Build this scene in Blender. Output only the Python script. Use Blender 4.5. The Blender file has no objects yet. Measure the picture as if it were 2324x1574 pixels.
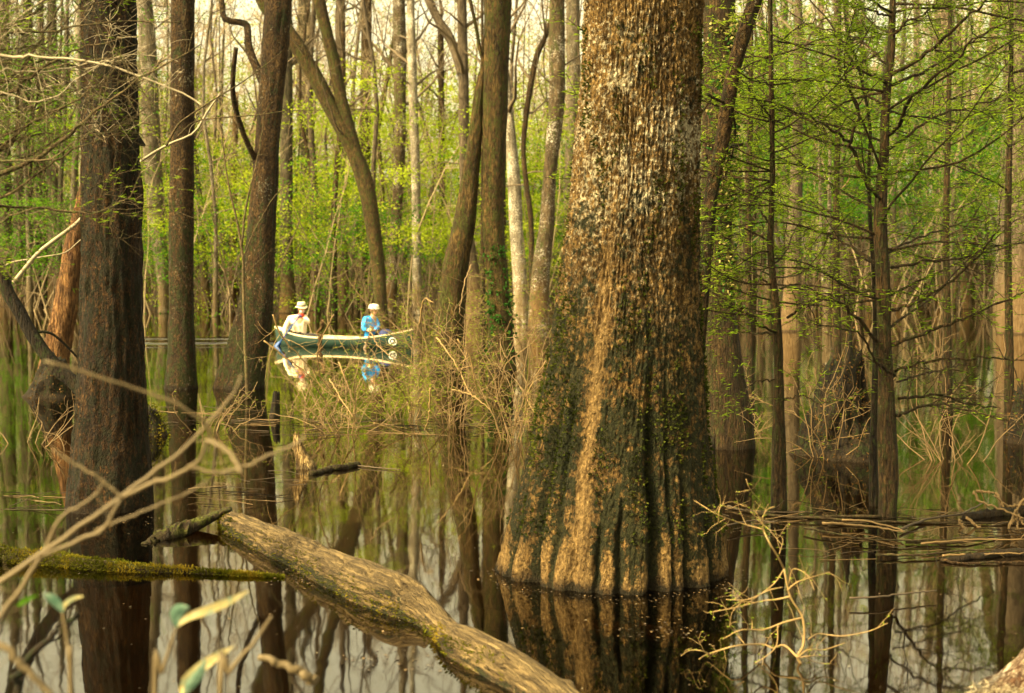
import bpy, math, random
import numpy as np
from mathutils import Vector
PI = math.pi
rng = np.random.default_rng(7)
random.seed(7)
SC = bpy.context.scene
COL = SC.collection

# ------------------------------------------------------------------ camera
F, CX, CY, HOR, CH = 3193.0, 1162.0, 787.0, 630.0, 1.7      # focal length and frame in a 2324 x 1574 picture; camera 1.7 m over the water
TH = math.atan((CY - HOR) / F)
cd = bpy.data.cameras.new('camera'); cam = bpy.data.objects.new('camera', cd); COL.objects.link(cam)
cam.location = (0, 0, CH); cam.rotation_euler = (PI / 2 - TH, 0, 0)
cd.sensor_fit = 'HORIZONTAL'; cd.sensor_width = 36; cd.lens = 36 * F / 2324
cd.clip_start = .05; cd.clip_end = 2000
cd.dof.use_dof = True; cd.dof.focus_distance = 11; cd.dof.aperture_fstop = 3.2
SC.camera = cam
FW = np.array([0, math.cos(TH), -math.sin(TH)]); UP = np.array([0, math.sin(TH), math.cos(TH)])

def at(u, v, D):
    d = FW + UP * (-(v - CY) / F); d[0] = (u - CX) / F
    return np.array([0, 0, CH]) + d * (D / d[1])
def wat(u, v):
    d = FW + UP * (-(v - CY) / F); d[0] = (u - CX) / F
    return np.array([0, 0, CH]) + d * (-CH / d[2])
def depth(v): return float(wat(CX, v)[1])
OFF = {1: (0, 0), 2: (768.6, 0), 3: (1537.2, 0), 4: (0, 514.4), 5: (768.6, 514.4), 6: (1537.2, 514.4), 7: (0, 1028.9), 8: (768.6, 1028.9), 9: (1537.2, 1028.9)}
def Z(k, *p): return [(OFF[k][0] + .346 * x, OFF[k][1] + .346 * y) for x, y in p]

# ------------------------------------------------------------------ noise
_perm = np.tile(rng.permutation(256), 3)
_g = rng.normal(size=(256, 3)); _g /= np.linalg.norm(_g, axis=1)[:, None]
def pn(x, y, z):
    x, y, z = np.broadcast_arrays(np.asarray(x, float), np.asarray(y, float), np.asarray(z, float))
    xi, yi, zi = np.floor(x).astype(int), np.floor(y).astype(int), np.floor(z).astype(int)
    xf, yf, zf = x - xi, y - yi, z - zi
    xi &= 255; yi &= 255; zi &= 255
    f = lambda t: t * t * t * (t * (t * 6 - 15) + 10)
    u, v, w = f(xf), f(yf), f(zf)
    def c(i, j, k):
        h = _perm[_perm[_perm[xi + i] + yi + j] + zi + k]
        g = _g[h]
        return g[..., 0] * (xf - i) + g[..., 1] * (yf - j) + g[..., 2] * (zf - k)
    L = lambda a, b, t: a + (b - a) * t
    return L(L(L(c(0,0,0), c(1,0,0), u), L(c(0,1,0), c(1,1,0), u), v), L(L(c(0,0,1), c(1,0,1), u), L(c(0,1,1), c(1,1,1), u), v), w) * 1.6
def fbm(x, y, z, o=4):
    s = 0; a = 1
    for i in range(o):
        s = s + a * pn(x * 2**i, y * 2**i, z * 2**i + 7.3 * i); a *= .5
    return s

# ------------------------------------------------------------------ mesh builder
class MB:
    def __init__(s): s.v = []; s.q = []; s.t = []; s.qm = []; s.tm = []; s.n = 0; s.attr = {}
    def add(s, V, Q=None, T=None, m=0):
        V = np.asarray(V, float).reshape(-1, 3); s.v.append(V)
        if Q is not None and len(Q): s.q.append(np.asarray(Q, int) + s.n); s.qm.append(np.full(len(Q), m))
        if T is not None and len(T): s.t.append(np.asarray(T, int) + s.n); s.tm.append(np.full(len(T), m))
        s.n += len(V)
    def grid(s, G, m=0, close=True, cap0=False, cap1=False):
        # G: rows x cols x 3
        R, C = G.shape[:2]
        i = np.arange(R - 1)[:, None] * C; j = np.arange(C if close else C - 1)[None, :]; k = (j + 1) % C
        Q = np.stack([i + j, i + k, i + C + k, i + C + j], -1).reshape(-1, 4)
        V = G.reshape(-1, 3); T = []
        if cap0: T += [(len(V), b, a) for a, b in zip(range(C), [*range(1, C), 0])]; V = np.vstack([V, G[0].mean(0)])
        if cap1:
            o = (R - 1) * C; T += [(len(V), o + a, o + b) for a, b in zip(range(C), [*range(1, C), 0])]; V = np.vstack([V, G[-1].mean(0)])
        s.add(V, Q, T, m)
    def tube(s, P, r, sides=6, m=0, rough=0., seed=0., caps=True):
        P = np.asarray(P, float); r = np.broadcast_to(np.asarray(r, float), (len(P),))
        t = np.gradient(P, axis=0); t /= np.linalg.norm(t, axis=1)[:, None] + 1e-9
        a = t.mean(0); ref = np.array([0, 1., 0]) if abs(a[1]) < .8 * np.linalg.norm(a) + 1e-9 else np.array([1., 0, 0])
        n = np.cross(t, ref); n /= np.linalg.norm(n, axis=1)[:, None] + 1e-9
        b = np.cross(t, n)
        ph = np.arange(sides) * 2 * PI / sides
        rr = r[:, None] * np.ones(sides)[None]
        if rough:
            L = np.concatenate([[0], np.cumsum(np.linalg.norm(np.diff(P, axis=0), axis=1))])
            rr = rr * (1 + rough * fbm(np.cos(ph)[None] * 1.5 + seed, np.sin(ph)[None] * 1.5, (L / (r.mean() * 3 + 1e-6))[:, None], 3))
        G = P[:, None] + rr[..., None] * (np.cos(ph)[None, :, None] * n[:, None] + np.sin(ph)[None, :, None] * b[:, None])
        s.grid(G, m, True, caps, caps)
    def leaves(s, C, L, W, m=0, dirs=None, flat=.0):
        C = np.asarray(C, float); N = len(C)
        if N == 0: return
        d = rng.normal(size=(N, 3)) if dirs is None else np.asarray(dirs) + rng.normal(size=(N, 3)) * .35
        d[:, 2] *= 1 - flat
        d /= np.linalg.norm(d, axis=1)[:, None] + 1e-9
        e = rng.normal(size=(N, 3)); 
        if flat: e[:, 2] *= 1 - flat
        e -= d * (e * d).sum(1)[:, None]; e /= np.linalg.norm(e, axis=1)[:, None] + 1e-9
        L = np.broadcast_to(L, (N,))[:, None] * rng.uniform(.7, 1.3, (N, 1)); W = np.broadcast_to(W, (N,))[:, None] * rng.uniform(.7, 1.3, (N, 1))
        V = np.stack([C, C + d * L * .5 + e * W * .5, C + d * L, C + d * L * .5 - e * W * .5], 1).reshape(-1, 3)
        s.add(V, np.arange(4 * N).reshape(-1, 4), None, m)
    def build(s, name, mats, parent=None, smooth=True, base=None):
        me = bpy.data.meshes.new(name)
        V = np.vstack(s.v)
        if base is None:
            base = np.zeros(3); q = parent
            while q is not None: base = base + np.array(q.location); q = q.parent
        V = V - base
        me.vertices.add(len(V)); me.vertices.foreach_set('co', V.astype(np.float32).ravel())
        Q = np.vstack(s.q) if s.q else np.zeros((0, 4), int); T = np.vstack(s.t) if s.t else np.zeros((0, 3), int)
        lv = np.concatenate([Q.ravel(), T.ravel()]); ls = np.concatenate([np.arange(len(Q)) * 4, len(Q) * 4 + np.arange(len(T)) * 3])
        me.loops.add(len(lv)); me.loops.foreach_set('vertex_index', lv.astype(np.int32))
        me.polygons.add(len(ls)); me.polygons.foreach_set('loop_start', ls.astype(np.int32))
        mi = np.concatenate([*(s.qm or [np.zeros(0)]), *(s.tm or [np.zeros(0)])]).astype(np.int32)
        me.polygons.foreach_set('material_index', mi)
        me.polygons.foreach_set('use_smooth', np.full(len(ls), smooth))
        for m in (mats if isinstance(mats, (list, tuple)) else [mats]): me.materials.append(m)
        for k, a in s.attr.items():
            at_ = me.attributes.new(k, 'FLOAT', 'POINT'); at_.data.foreach_set('value', np.asarray(a, np.float32))
        me.update(calc_edges=True); me.validate()
        o = bpy.data.objects.new(name, me); COL.objects.link(o)
        if parent is not None: o.parent = parent
        else: o.location = base
        return o

def tag(o, label, cat, group=None):
    o['label'] = label; o['category'] = cat
    if group: o['group'] = group
    return o
def thing(name, label, cat, loc, group=None):
    o = bpy.data.objects.new(name, None); COL.objects.link(o); o.location = [float(c) for c in loc]; o.empty_display_size = .2
    return tag(o, label, cat, group)

# ------------------------------------------------------------------ materials
class NT:
    def __init__(s, name):
        s.m = bpy.data.materials.new(name); s.m.use_nodes = True; s.t = s.m.node_tree; s.t.nodes.clear()
        s.out = s.t.nodes.new('ShaderNodeOutputMaterial')
    def n(s, typ, ins=None, **kw):
        nd = s.t.nodes.new(typ)
        for k, v in kw.items(): setattr(nd, k, v)
        for k, v in (ins or {}).items():
            sk = nd.inputs[k]
            if isinstance(v, bpy.types.NodeSocket): s.t.links.new(v, sk)
            else: sk.default_value = v
        return nd
    def ramp(s, fac, stops, interp='LINEAR'):
        nd = s.n('ShaderNodeValToRGB', {'Fac': fac}); cr = nd.color_ramp; cr.interpolation = interp
        while len(cr.elements) < len(stops): cr.elements.new(.5)
        for e, (p, c) in zip(cr.elements, stops):
            e.position = p; e.color = (*c, 1) if isinstance(c, tuple) else (c, c, c, 1)
        return nd.outputs['Color']
    def math(s, op, a, b=0., clamp=False):
        nd = s.n('ShaderNodeMath', {0: a, 1: b}, operation=op, use_clamp=clamp); return nd.outputs[0]
    def mix(s, f, a, b, blend='MIX'):
        nd = s.n('ShaderNodeMix', None, data_type='RGBA', blend_type=blend)
        for k, v in ((0, f), (6, a), (7, b)):
            if isinstance(v, bpy.types.NodeSocket): s.t.links.new(v, nd.inputs[k])
            else: nd.inputs[k].default_value = v if not isinstance(v, tuple) else (*v, 1)
        return nd.outputs[2]
    def coords(s, sc=(1, 1, 1)):
        tc = s.n('ShaderNodeTexCoord'); return s.n('ShaderNodeMapping', {'Vector': tc.outputs['Object'], 'Scale': sc}).outputs[0]
    def noise(s, vec, scale, detail=4., rough=.6, dist=0.):
        return s.n('ShaderNodeTexNoise', {'Vector': vec, 'Scale': scale, 'Detail': detail, 'Roughness': rough, 'Distortion': dist}).outputs['Fac']
    def done(s, sh): s.t.links.new(sh, s.out.inputs[0]); return s.m

def bark(name, dark, mid, light, sc=1., lichen=None, moss=None, mossamt=.45, mossz=None, lich=.62, bump=.7, streak=.16, band=None, bare=False, lichz=None, s1=22, attr=False, bcol=((.10, .055, .016), (.50, .32, .12)), ms=(.55, .45)):
    t = NT(name)
    if attr:
        tc = t.n('ShaderNodeCombineXYZ', {k: t.n('ShaderNodeAttribute', None, attribute_name=q).outputs['Fac'] for k, q in enumerate(('lx', 'ly', 'lz'))}).outputs[0]
        mp = lambda a, b, c: t.n('ShaderNodeMapping', {'Vector': tc, 'Scale': (a, b, c)}).outputs[0]
    else: mp = lambda a, b, c: t.coords((a, b, c))
    v1 = mp(sc, sc, sc * streak); vo = mp(sc, sc, sc)
    a = t.noise(v1, s1, 6, .7); b = t.noise(v1, 7, 3, .6); f = t.noise(v1, s1 * 2.1, 3, .6, .4)
    fis = t.ramp(f, [(.36, 0.), (.56, 1.)])
    col = t.ramp(a, [(.3, dark), (.5, mid), (.72, light)])
    col = t.mix(t.ramp(b, [(.35, .0), (.7, .55)]), col, tuple(.6 * x + .4 * y for x, y in zip(light, mid)))
    col = t.mix(t.math('MULTIPLY', t.math('SUBTRACT', 1., fis), .8), col, tuple(.35 * x for x in dark))
    # broad tone patches
    pt = t.noise(vo, 1.7, 4, .65)
    col = t.mix(t.ramp(pt, [(.3, .7), (.7, 0.)]), col, dark)
    mt = t.noise(mp(sc, sc, sc * .4), 6.5, 5, .7); col = t.mix(1., col, t.ramp(mt, [(.32, .42), (.5, .95), (.68, 1.25)]), 'MULTIPLY')
    if band:
        zz = t.n('ShaderNodeSeparateXYZ', {0: vo}).outputs[2]
        k = t.ramp(t.math('ADD', t.math('MULTIPLY', zz, 1 / (sc * band[1])), t.math('MULTIPLY', t.math('SUBTRACT', pt, .5), .5)), [(.3, 1.), (1., 0.)])
        col = t.mix(k, col, t.mix(.5, col, tuple(band[0]), 'MIX'))
    if lichen:
        ln = t.noise(vo, 34, 5, .75); lp = t.noise(vo, 2.3, 3, .6)
        lm = t.ramp(t.math('ADD', ln, t.math('MULTIPLY', t.math('SUBTRACT', lp, .5), .5)), [(lich, 0.), (lich + .07, 1.)])
        if lichz:
            zz = t.n('ShaderNodeSeparateXYZ', {0: vo}).outputs[2]
            zg = t.n('ShaderNodeMapRange', {0: zz, 1: lichz[0] * sc, 2: lichz[1] * sc, 3: 0., 4: 1.}).outputs[0]
            lm = t.math('MULTIPLY', lm, zg)
        col = t.mix(t.math('MULTIPLY', lm, .85), col, lichen)
    mm = None
    if moss:
        mn = t.noise(mp(sc, sc, sc * ms[0]), 5.5, 8, .72); mn2 = t.noise(vo, 40, 4, .7); mn3 = t.noise(mp(sc, sc, sc * ms[1]), 26, 6, .75)
        val = t.math('ADD', mn, t.math('ADD', t.math('MULTIPLY', t.math('SUBTRACT', mn2, .5), .35), t.math('MULTIPLY', t.math('SUBTRACT', mn3, .5), 1.25)))
        if mossz:
            zz = t.n('ShaderNodeSeparateXYZ', {0: vo}).outputs[2]
            zg = t.n('ShaderNodeMapRange', {0: zz, 1: mossz[0] * sc, 2: mossz[1] * sc, 3: 0., 4: mossz[2] if len(mossz) > 2 else -.35}).outputs[0]
            val = t.math('ADD', val, zg)
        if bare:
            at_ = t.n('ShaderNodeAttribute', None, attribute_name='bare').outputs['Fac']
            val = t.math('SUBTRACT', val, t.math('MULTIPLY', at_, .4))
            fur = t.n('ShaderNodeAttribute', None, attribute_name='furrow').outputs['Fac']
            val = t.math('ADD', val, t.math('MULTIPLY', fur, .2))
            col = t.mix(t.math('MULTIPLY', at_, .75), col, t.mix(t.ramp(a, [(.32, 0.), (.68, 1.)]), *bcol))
        mm = t.ramp(val, [(1 - mossamt - .035, 0.), (1 - mossamt + .035, 1.)])
        mc = t.mix(mn2, tuple(.35 * x for x in moss), tuple(1.5 * x for x in moss))
        col = t.mix(t.math('MULTIPLY', mm, .92), col, mc)
    if not attr:                                                    # wet tide mark just over the water
        zz = t.n('ShaderNodeSeparateXYZ', {0: t.coords()}).outputs[2]
        wet = t.ramp(t.math('ADD', t.math('MULTIPLY', zz, 5.), t.math('MULTIPLY', t.math('SUBTRACT', mt, .5), .9)), [(.12, 1.), (.34, 0.)])
        col = t.mix(t.math('MULTIPLY', wet, .72), col, (.022, .013, .005))
    h = t.math('ADD', t.math('MULTIPLY', fis, .8), a)
    if mm is not None: h = t.math('ADD', h, t.math('MULTIPLY', mm, .5))
    bp = t.n('ShaderNodeBump', {'Height': h, 'Strength': bump, 'Distance': .05 / sc})
    bs = t.n('ShaderNodeBsdfPrincipled', {'Base Color': col, 'Roughness': .85, 'Normal': bp.outputs[0]})
    bs.inputs['Specular IOR Level'].default_value = .2
    return t.done(bs.outputs[0])

def leafmat(name, c1, c2, c3, sc=.6, tr=.5):
    t = NT(name)
    vo = t.coords(); a = t.noise(vo, sc, 3, .6); b = t.noise(vo, 23, 2, .5)
    col = t.ramp(t.math('ADD', t.math('MULTIPLY', a, .75), t.math('MULTIPLY', b, .25)), [(.36, c1), (.5, c2), (.64, c3)])
    d = t.n('ShaderNodeBsdfDiffuse', {'Color': col}); tl = t.n('ShaderNodeBsdfTranslucent', {'Color': col})
    return t.done(t.n('ShaderNodeMixShader', {0: tr, 1: d.outputs[0], 2: tl.outputs[0]}).outputs[0])
def plain(name, c, rough=.6, var=.25, sc=30, bump=.0):
    t = NT(name); a = t.noise(t.coords(), sc, 4, .6)
    col = t.mix(a, tuple(x * (1 - var) for x in c), tuple(min(1, x * (1 + var)) for x in c))
    ins = {'Base Color': col, 'Roughness': rough}
    if bump: ins['Normal'] = t.n('ShaderNodeBump', {'Height': a, 'Strength': bump, 'Distance': .01}).outputs[0]
    return t.done(t.n('ShaderNodeBsdfPrincipled', ins).outputs[0])

M = {}
MOSS = (.035, .05, .008)
M['big'] = bark('big_bark', (.07, .033, .008), (.28, .158, .042), (.53, .345, .115), 1.0, (.70, .60, .38), (.014, .020, .004), .565, (1.1, 2.4, -.22), .535, 1., .5, bare=True, lichz=(1.3, 2.2), s1=38, ms=(.85, .8))
M['dark'] = bark('dark_bark', (.013, .006, .002), (.056, .026, .007), (.19, .098, .026), 1.3, (.22, .12, .036), (.013, .013, .003), .50, None, .66, 1., .5, s1=30)
M['mossy'] = bark('mossy_bark', (.022, .011, .004), (.090, .048, .014), (.20, .118, .036), .8, (.36, .32, .21), (.030, .036, .006), .52, (.5, 4, -.14), .62, 1., .45, s1=30)
M['green'] = bark('green_bark', (.024, .013, .004), (.095, .055, .014), (.20, .128, .036), .8, (.34, .31, .18), (.050, .052, .007), .47, None, .7, .8, .25)
M['pale'] = bark('pale_bark', (0.072, 0.052, 0.029), (0.166, 0.126, 0.076), (0.288, 0.238, 0.158), .6, (.55, .5, .38), (.07, .08, .02), .36, None, .60, .6, .14, band=((.15, .095, .035), 2.4))
M['white'] = bark('white_bark', (0.128, 0.096, 0.060), (0.272, 0.224, 0.144), (0.416, 0.360, 0.256), .6, (.68, .62, .48), None, lich=.55, bump=.6, band=((.19, .12, .045), 2.2))
M['pink'] = bark('pinkish_bark', (0.0475, 0.0326, 0.0176), (0.1206, 0.0871, 0.0510), (0.2024, 0.1584, 0.0986), .6, (.48, .42, .3), None, lich=.68, bump=.6, band=((.16, .095, .035), 3.0))
M['grey'] = bark('grey_bark', (0.036, 0.027, 0.014), (0.100, 0.075, 0.042), (0.200, 0.160, 0.100), .6, (.38, .34, .24), (.05, .055, .014), .42, None, .68, .6, .16, band=((.17, .09, .025), 2.6))
M['speck'] = bark('speckled_bark', (0.043, 0.027, 0.012), (0.119, 0.078, 0.036), (0.212, 0.149, 0.076), .6, (.64, .58, .45), (.06, .065, .014), .40, None, .57, .6, .2, band=((.16, .085, .025), 2.2))
M['orange'] = bark('orange_bark', (0.054, 0.027, 0.008), (0.149, 0.077, 0.024), (0.261, 0.158, 0.059), .8, (.3, .26, .14), (.04, .042, .008), mossamt=.4, bump=.7)
M['rot'] = bark('rotten_wood', (.06, .022, .007), (.26, .12, .038), (.46, .27, .10), 1., None, None, bump=1.)
M['cyp'] = bark('cypress_bark', (0.0187, 0.0102, 0.0034), (0.0723, 0.0391, 0.0127), (0.1445, 0.0892, 0.0306), 1.4, (.24, .2, .11), (.036, .036, .007), .45, None, .72, .9, .14)
M['black'] = bark('wet_bark', (.006, .004, .002), (.022, .013, .005), (.06, .04, .015), 1.2, None, (.02, .026, .005), .42)
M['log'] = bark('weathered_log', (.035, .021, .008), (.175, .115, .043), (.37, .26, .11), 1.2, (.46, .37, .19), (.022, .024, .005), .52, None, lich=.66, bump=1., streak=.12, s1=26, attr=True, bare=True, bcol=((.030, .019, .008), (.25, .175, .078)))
M['sunk'] = bark('sunken_wood', (.05, .03, .012), (.25, .16, .07), (.45, .33, .16), 1.2)
M['branch'] = bark('branch_bark', (.045, .028, .011), (.14, .095, .04), (.27, .2, .10), 2., (.42, .38, .26), (.07, .075, .02), .42, None, .66, .5, .4)
M['twigdark'] = plain('dark_twig', (.055, .035, .016), .8, .5, 8)
M['twig'] = plain('tan_twig', (.15, .09, .03), .7, .5, 4)
M['twiggold'] = plain('golden_twig', (.24, .15, .05), .7, .55, 11)
M['twigpale'] = plain('pale_twig', (.27, .215, .125), .7, .4, 9)
M['twigblur'] = plain('near_twig', (.10, .068, .025), .7, .5, 9)
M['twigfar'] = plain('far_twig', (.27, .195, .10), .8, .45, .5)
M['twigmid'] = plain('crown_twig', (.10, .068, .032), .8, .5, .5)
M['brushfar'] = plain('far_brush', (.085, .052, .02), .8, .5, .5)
M['leafY'] = leafmat('spring_leaf_yellow', (.14, .20, .010), (.27, .35, .017), (.44, .49, .035), .12, .55)
M['leafG'] = leafmat('spring_leaf_green', (.03, .085, .007), (.075, .18, .011), (.17, .30, .02), .15, .5)
M['leafO'] = leafmat('bud_haze', (.16, .12, .05), (.28, .22, .085), (.40, .34, .12), .15, .4)
M['leafD'] = leafmat('evergreen_leaf', (.02, .055, .012), (.045, .12, .02), (.10, .22, .03), .3, .4)
M['needle'] = leafmat('cypress_needle', (.08, .13, .009), (.17, .26, .015), (.31, .40, .03), 1.2, .5)
M['budG'] = leafmat('green_bud', (.14, .2, .02), (.26, .34, .03), (.38, .46, .05), 9., .4)
M['leafB'] = leafmat('bush_leaf', (.10, .15, .014), (.21, .26, .025), (.34, .36, .045), 2., .5)
M['dead'] = leafmat('dead_leaf', (.05, .028, .010), (.12, .066, .024), (.21, .125, .05), 3., .3)
M['ivy'] = leafmat('ivy_leaf', (.12, .10, .03), (.22, .19, .06), (.34, .29, .11), 5., .3)
M['mossy_tuft'] = leafmat('moss_tuft', (.03, .034, .004), (.10, .10, .009), (.24, .17, .018), 3.5, .3)

# ------------------------------------------------------------------ curves and growth
def smooth(P, n):
    """Catmull-Rom through the rows of P, n points out"""
    P = np.asarray(P, float)
    if len(P) == 2: P = np.vstack([P[0], (P[0] + P[1]) / 2, P[1]])
    Q = np.vstack([2 * P[0] - P[1], P, 2 * P[-1] - P[-2]])
    s = np.linspace(0, len(P) - 1 - 1e-6, n); i = s.astype(int); f = (s - i)[:, None]
    p0, p1, p2, p3 = Q[i], Q[i + 1], Q[i + 2], Q[i + 3]
    return .5 * (2 * p1 + (p2 - p0) * f + (2 * p0 - 5 * p1 + 4 * p2 - p3) * f**2 + (3 * p1 - p0 - 3 * p2 + p3) * f**3)

def wander(p, d, L, n, wob=.25, up=0.):
    P = [np.array(p, float)]; d = np.array(d, float); d /= np.linalg.norm(d)
    for i in range(n):
        d = d + rng.normal(size=3) * wob; d[2] += up; d /= np.linalg.norm(d)
        P.append(P[-1] + d * L / n)
    return np.array(P)

def twigs(B, P, r, rate, L, lev, m=0, up=.05, spread=1., leaf=None, sides=4, rmin=.002, start=.15, planar=0.):
    """side twigs along the path P; rate twigs per metre; leaf(points, dirs) collects tip points"""
    seg = np.linalg.norm(np.diff(P, axis=0), axis=1); tot = seg.sum(); cum = np.concatenate([[0], np.cumsum(seg)])
    k = rng.poisson(rate * tot * (1 - start))
    for _ in range(k):
        s = tot * rng.uniform(start, 1); i = min(np.searchsorted(cum, s) - 1, len(P) - 2); i = max(i, 0)
        f = (s - cum[i]) / (seg[i] + 1e-9); p = P[i] * (1 - f) + P[i + 1] * f; t = (P[i + 1] - P[i]) / (seg[i] + 1e-9)
        e = rng.normal(size=3); e[2] *= 1 - planar; e -= t * e.dot(t); e /= np.linalg.norm(e) + 1e-9
        d = t * rng.uniform(.3, 1.) + e * spread
        l = L * rng.uniform(.4, 1.2) * (1.1 - .5 * s / tot); rr = max(rmin, min(r * .55, l * .011))
        W = wander(p, d, l, 5, .18, up * .2)
        B.tube(W, np.linspace(rr, rmin * .7, 6), sides, m, caps=False)
        if leaf is not None and lev <= 1: leaf(W)
        if lev > 0: twigs(B, W, rr, rate * 1.9, L * .5, lev - 1, m, up, spread, leaf, 3, rmin, .2, planar)

def crown(B, P, R, z0, n, L, m=0, lev=1, up=.12, rate=.55, rmin=.006, leaf=None, sides=5):
    zs = P[:, 2]
    top = zs[-1]
    for k in range(n):
        z = z0 + (top - z0) * ((k + rng.uniform(0, 1)) / n) ** 1.0
        i = int(np.clip(np.searchsorted(zs, z), 1, len(zs) - 1)); p = P[i]; r = R[i]
        a = rng.uniform(0, 2 * PI); d = np.array([math.cos(a), math.sin(a), rng.uniform(.15, 1.)])
        l = L * rng.uniform(.5, 1.15) * (1.15 - .7 * (z - z0) / (top - z0 + 1e-6)); rr = max(.012, min(r * .55, l * .022))
        W = wander(p, d, l, 8, .2, up)
        B.tube(W, np.linspace(rr, rmin, 9), sides, m, caps=False)
        twigs(B, W, rr, rate * 2.2, l * .45, lev, m, .3, 1., leaf, 3, rmin, .2)
    # the leader
    W = wander(P[-1], (rng.normal() * .2, rng.normal() * .2, 1), L * .8, 6, .15, .1)
    B.tube(W, np.linspace(R[-1], rmin, 7), sides, m, caps=False); twigs(B, W, R[-1], 1.2, L * .35, lev, m, .3, 1., leaf, 3, rmin)

def stem_path(pts, D, H, n=40, tip=.25, lean=None):
    """world path and radii of a trunk traced in the picture, carried on to height H above the frame and 0.6 m under water"""
    pts = sorted(pts, key=lambda q: -q[1])
    W = [at(u, v, D) for u, v, w in pts]; R = [w * .5 * D / F for u, v, w in pts]
    P = list(W); RR = list(R)
    d0 = P[0] - P[1]; d0 = d0 / (abs(d0[2]) + 1e-6)
    P.insert(0, P[0] + np.array([d0[0] * .3, 0, -.7])); RR.insert(0, RR[0] * 1.12)
    if H and P[-1][2] < H:
        d = (P[-1] - P[-3]); d = d / (d[2] + 1e-6); d = np.clip(d, -.35, 1)
        z0 = P[-1][2]; r0 = RR[-1]
        for f in (.15, .33, .55, .78, 1):
            dz = (H - z0) * f
            P.append(P[len(W)] * 0 + W[-1] + np.array([d[0] * dz * (1 - .35 * f), rng.normal() * .15 * f, dz]) + np.array([rng.normal() * .2 * f, 0, 0]))
            RR.append(r0 * (1 - (1 - tip) * f))
    Q = np.column_stack([np.array(P), np.array(RR)])
    S = smooth(Q, n)
    return S[:, :3], np.maximum(S[:, 3], .004)

def trunk_mesh(P, R, sides, rough=.1, lobes=0., seed=0., fine=0.):
    B = MB()
    n = len(P)
    ph = np.arange(sides) * 2 * PI / sides
    z = P[:, 2]
    rr = R[:, None] * (1 + rough * fbm(np.cos(ph)[None] * 1.3 + seed, np.sin(ph)[None] * 1.3 + seed * .7, (z / (R.max() * 5))[:, None], 3))
    if lobes:
        k = np.exp(-np.maximum(z, 0) / (R.max() * 3))[:, None]
        ang = ph[None] + .25 * pn(seed, z[:, None] * .5, 3.)
        rr *= 1 + lobes * k * (np.abs(np.cos(ang * 3.5 + seed)) - .6 + .5 * pn(np.cos(ang) * 3 + seed, np.sin(ang) * 3, 1.))
    if fine:
        rr = rr + fine * (fbm(np.cos(ph)[None] * 9 * R.max() / .25 + seed, np.sin(ph)[None] * 9 * R.max() / .25, z[:, None] * 4, 4))
    t = np.gradient(P, axis=0); sl = t[:, :2] / (t[:, 2:3] + 1e-6); sl = np.clip(sl, -1, 1)
    c, s_ = np.cos(ph), np.sin(ph)
    G = np.empty((n, sides, 3)); G[..., 0] = P[:, 0:1] + rr * c; G[..., 1] = P[:, 1:2] + rr * s_
    G[..., 2] = P[:, 2:3] - np.clip(rr * (c[None] * sl[:, 0:1]) , -.5, .5) * .8
    B.grid(G, 0, True, False, True)
    return B

def tree(name, label, mat, vw, pts, H=22, sides=14, n=46, rough=.1, lobes=0., crown_n=13, crown_z=None, crownL=4., fine=0., stems=(), limbs=(), group=None, cat='tree', lev=2, tw='twigmid', extra=None, D=None):
    wb = max(pts, key=lambda q: q[1])
    D = D or depth(vw) + .5 * wb[2] * depth(vw) / F
    base = at(wb[0], vw, D); base[2] = 0
    root = thing(name, label, cat, base, group)
    P, R = stem_path(pts, D, H, n)
    sd = rng.uniform(0, 50)
    B = trunk_mesh(P, R, sides, rough, lobes, sd, fine)
    B.build('trunk', M[mat], root)
    for st in stems:
        P2, R2 = stem_path_free(st, D, H, n)
        B2 = trunk_mesh(P2, R2, sides, rough, 0, sd + 9, fine); B2.build('trunk', M[mat], root)
        if H:
            Bc = MB(); crown(Bc, P2, R2, max(P2[0][2], H * .55), max(4, crown_n // 2), crownL, 0, lev, rmin=.004 + D * .00011); Bc.build('crown', M[tw], root)
    for L in limbs:
        Bl = MB(); W = [at(u, v, D) for u, v, w in L]; Rl = [w * .5 * D / F for u, v, w in L]
        S = smooth(np.column_stack([np.array(W), np.array(Rl)]), 16)
        S[:, 1] += np.linspace(0, rng.normal() * .5, 16)
        Bl.tube(S[:, :3], S[:, 3], 8, 0, .12, sd); twigs(Bl, S[:, :3], S[-1, 3], 1.2, 1.1, 1, 0, .3, 1., None, 3, .003 + D * .00008, .4)
        Bl.build('branch', M[mat], root)
    if H:
        z0 = crown_z if crown_z else H * .42
        Bc = MB(); crown(Bc, P, R, z0, crown_n, crownL, 0, lev, rmin=.004 + D * .00011)
        for _ in range(int(rng.integers(2, 7)) if D > 40 else 0):
            i = np.searchsorted(P[:, 2], rng.uniform(.15, .5) * H); i = min(i, len(P) - 2); a = rng.uniform(0, 2 * PI)
            W = wander(P[i], (math.cos(a), math.sin(a), rng.uniform(0, .8)), rng.uniform(.8, 3.), 6, .2, .06); Bc.tube(W, np.linspace(min(R[i] * .4, .03), .006, 7), 4, 0, caps=False); twigs(Bc, W, .012, 1.6, .9, 0, 0, .2, 1., None, 3, .005)
        Bc.build('crown', M[tw], root)
    if extra: extra(root, P, R, D)
    return root
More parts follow.
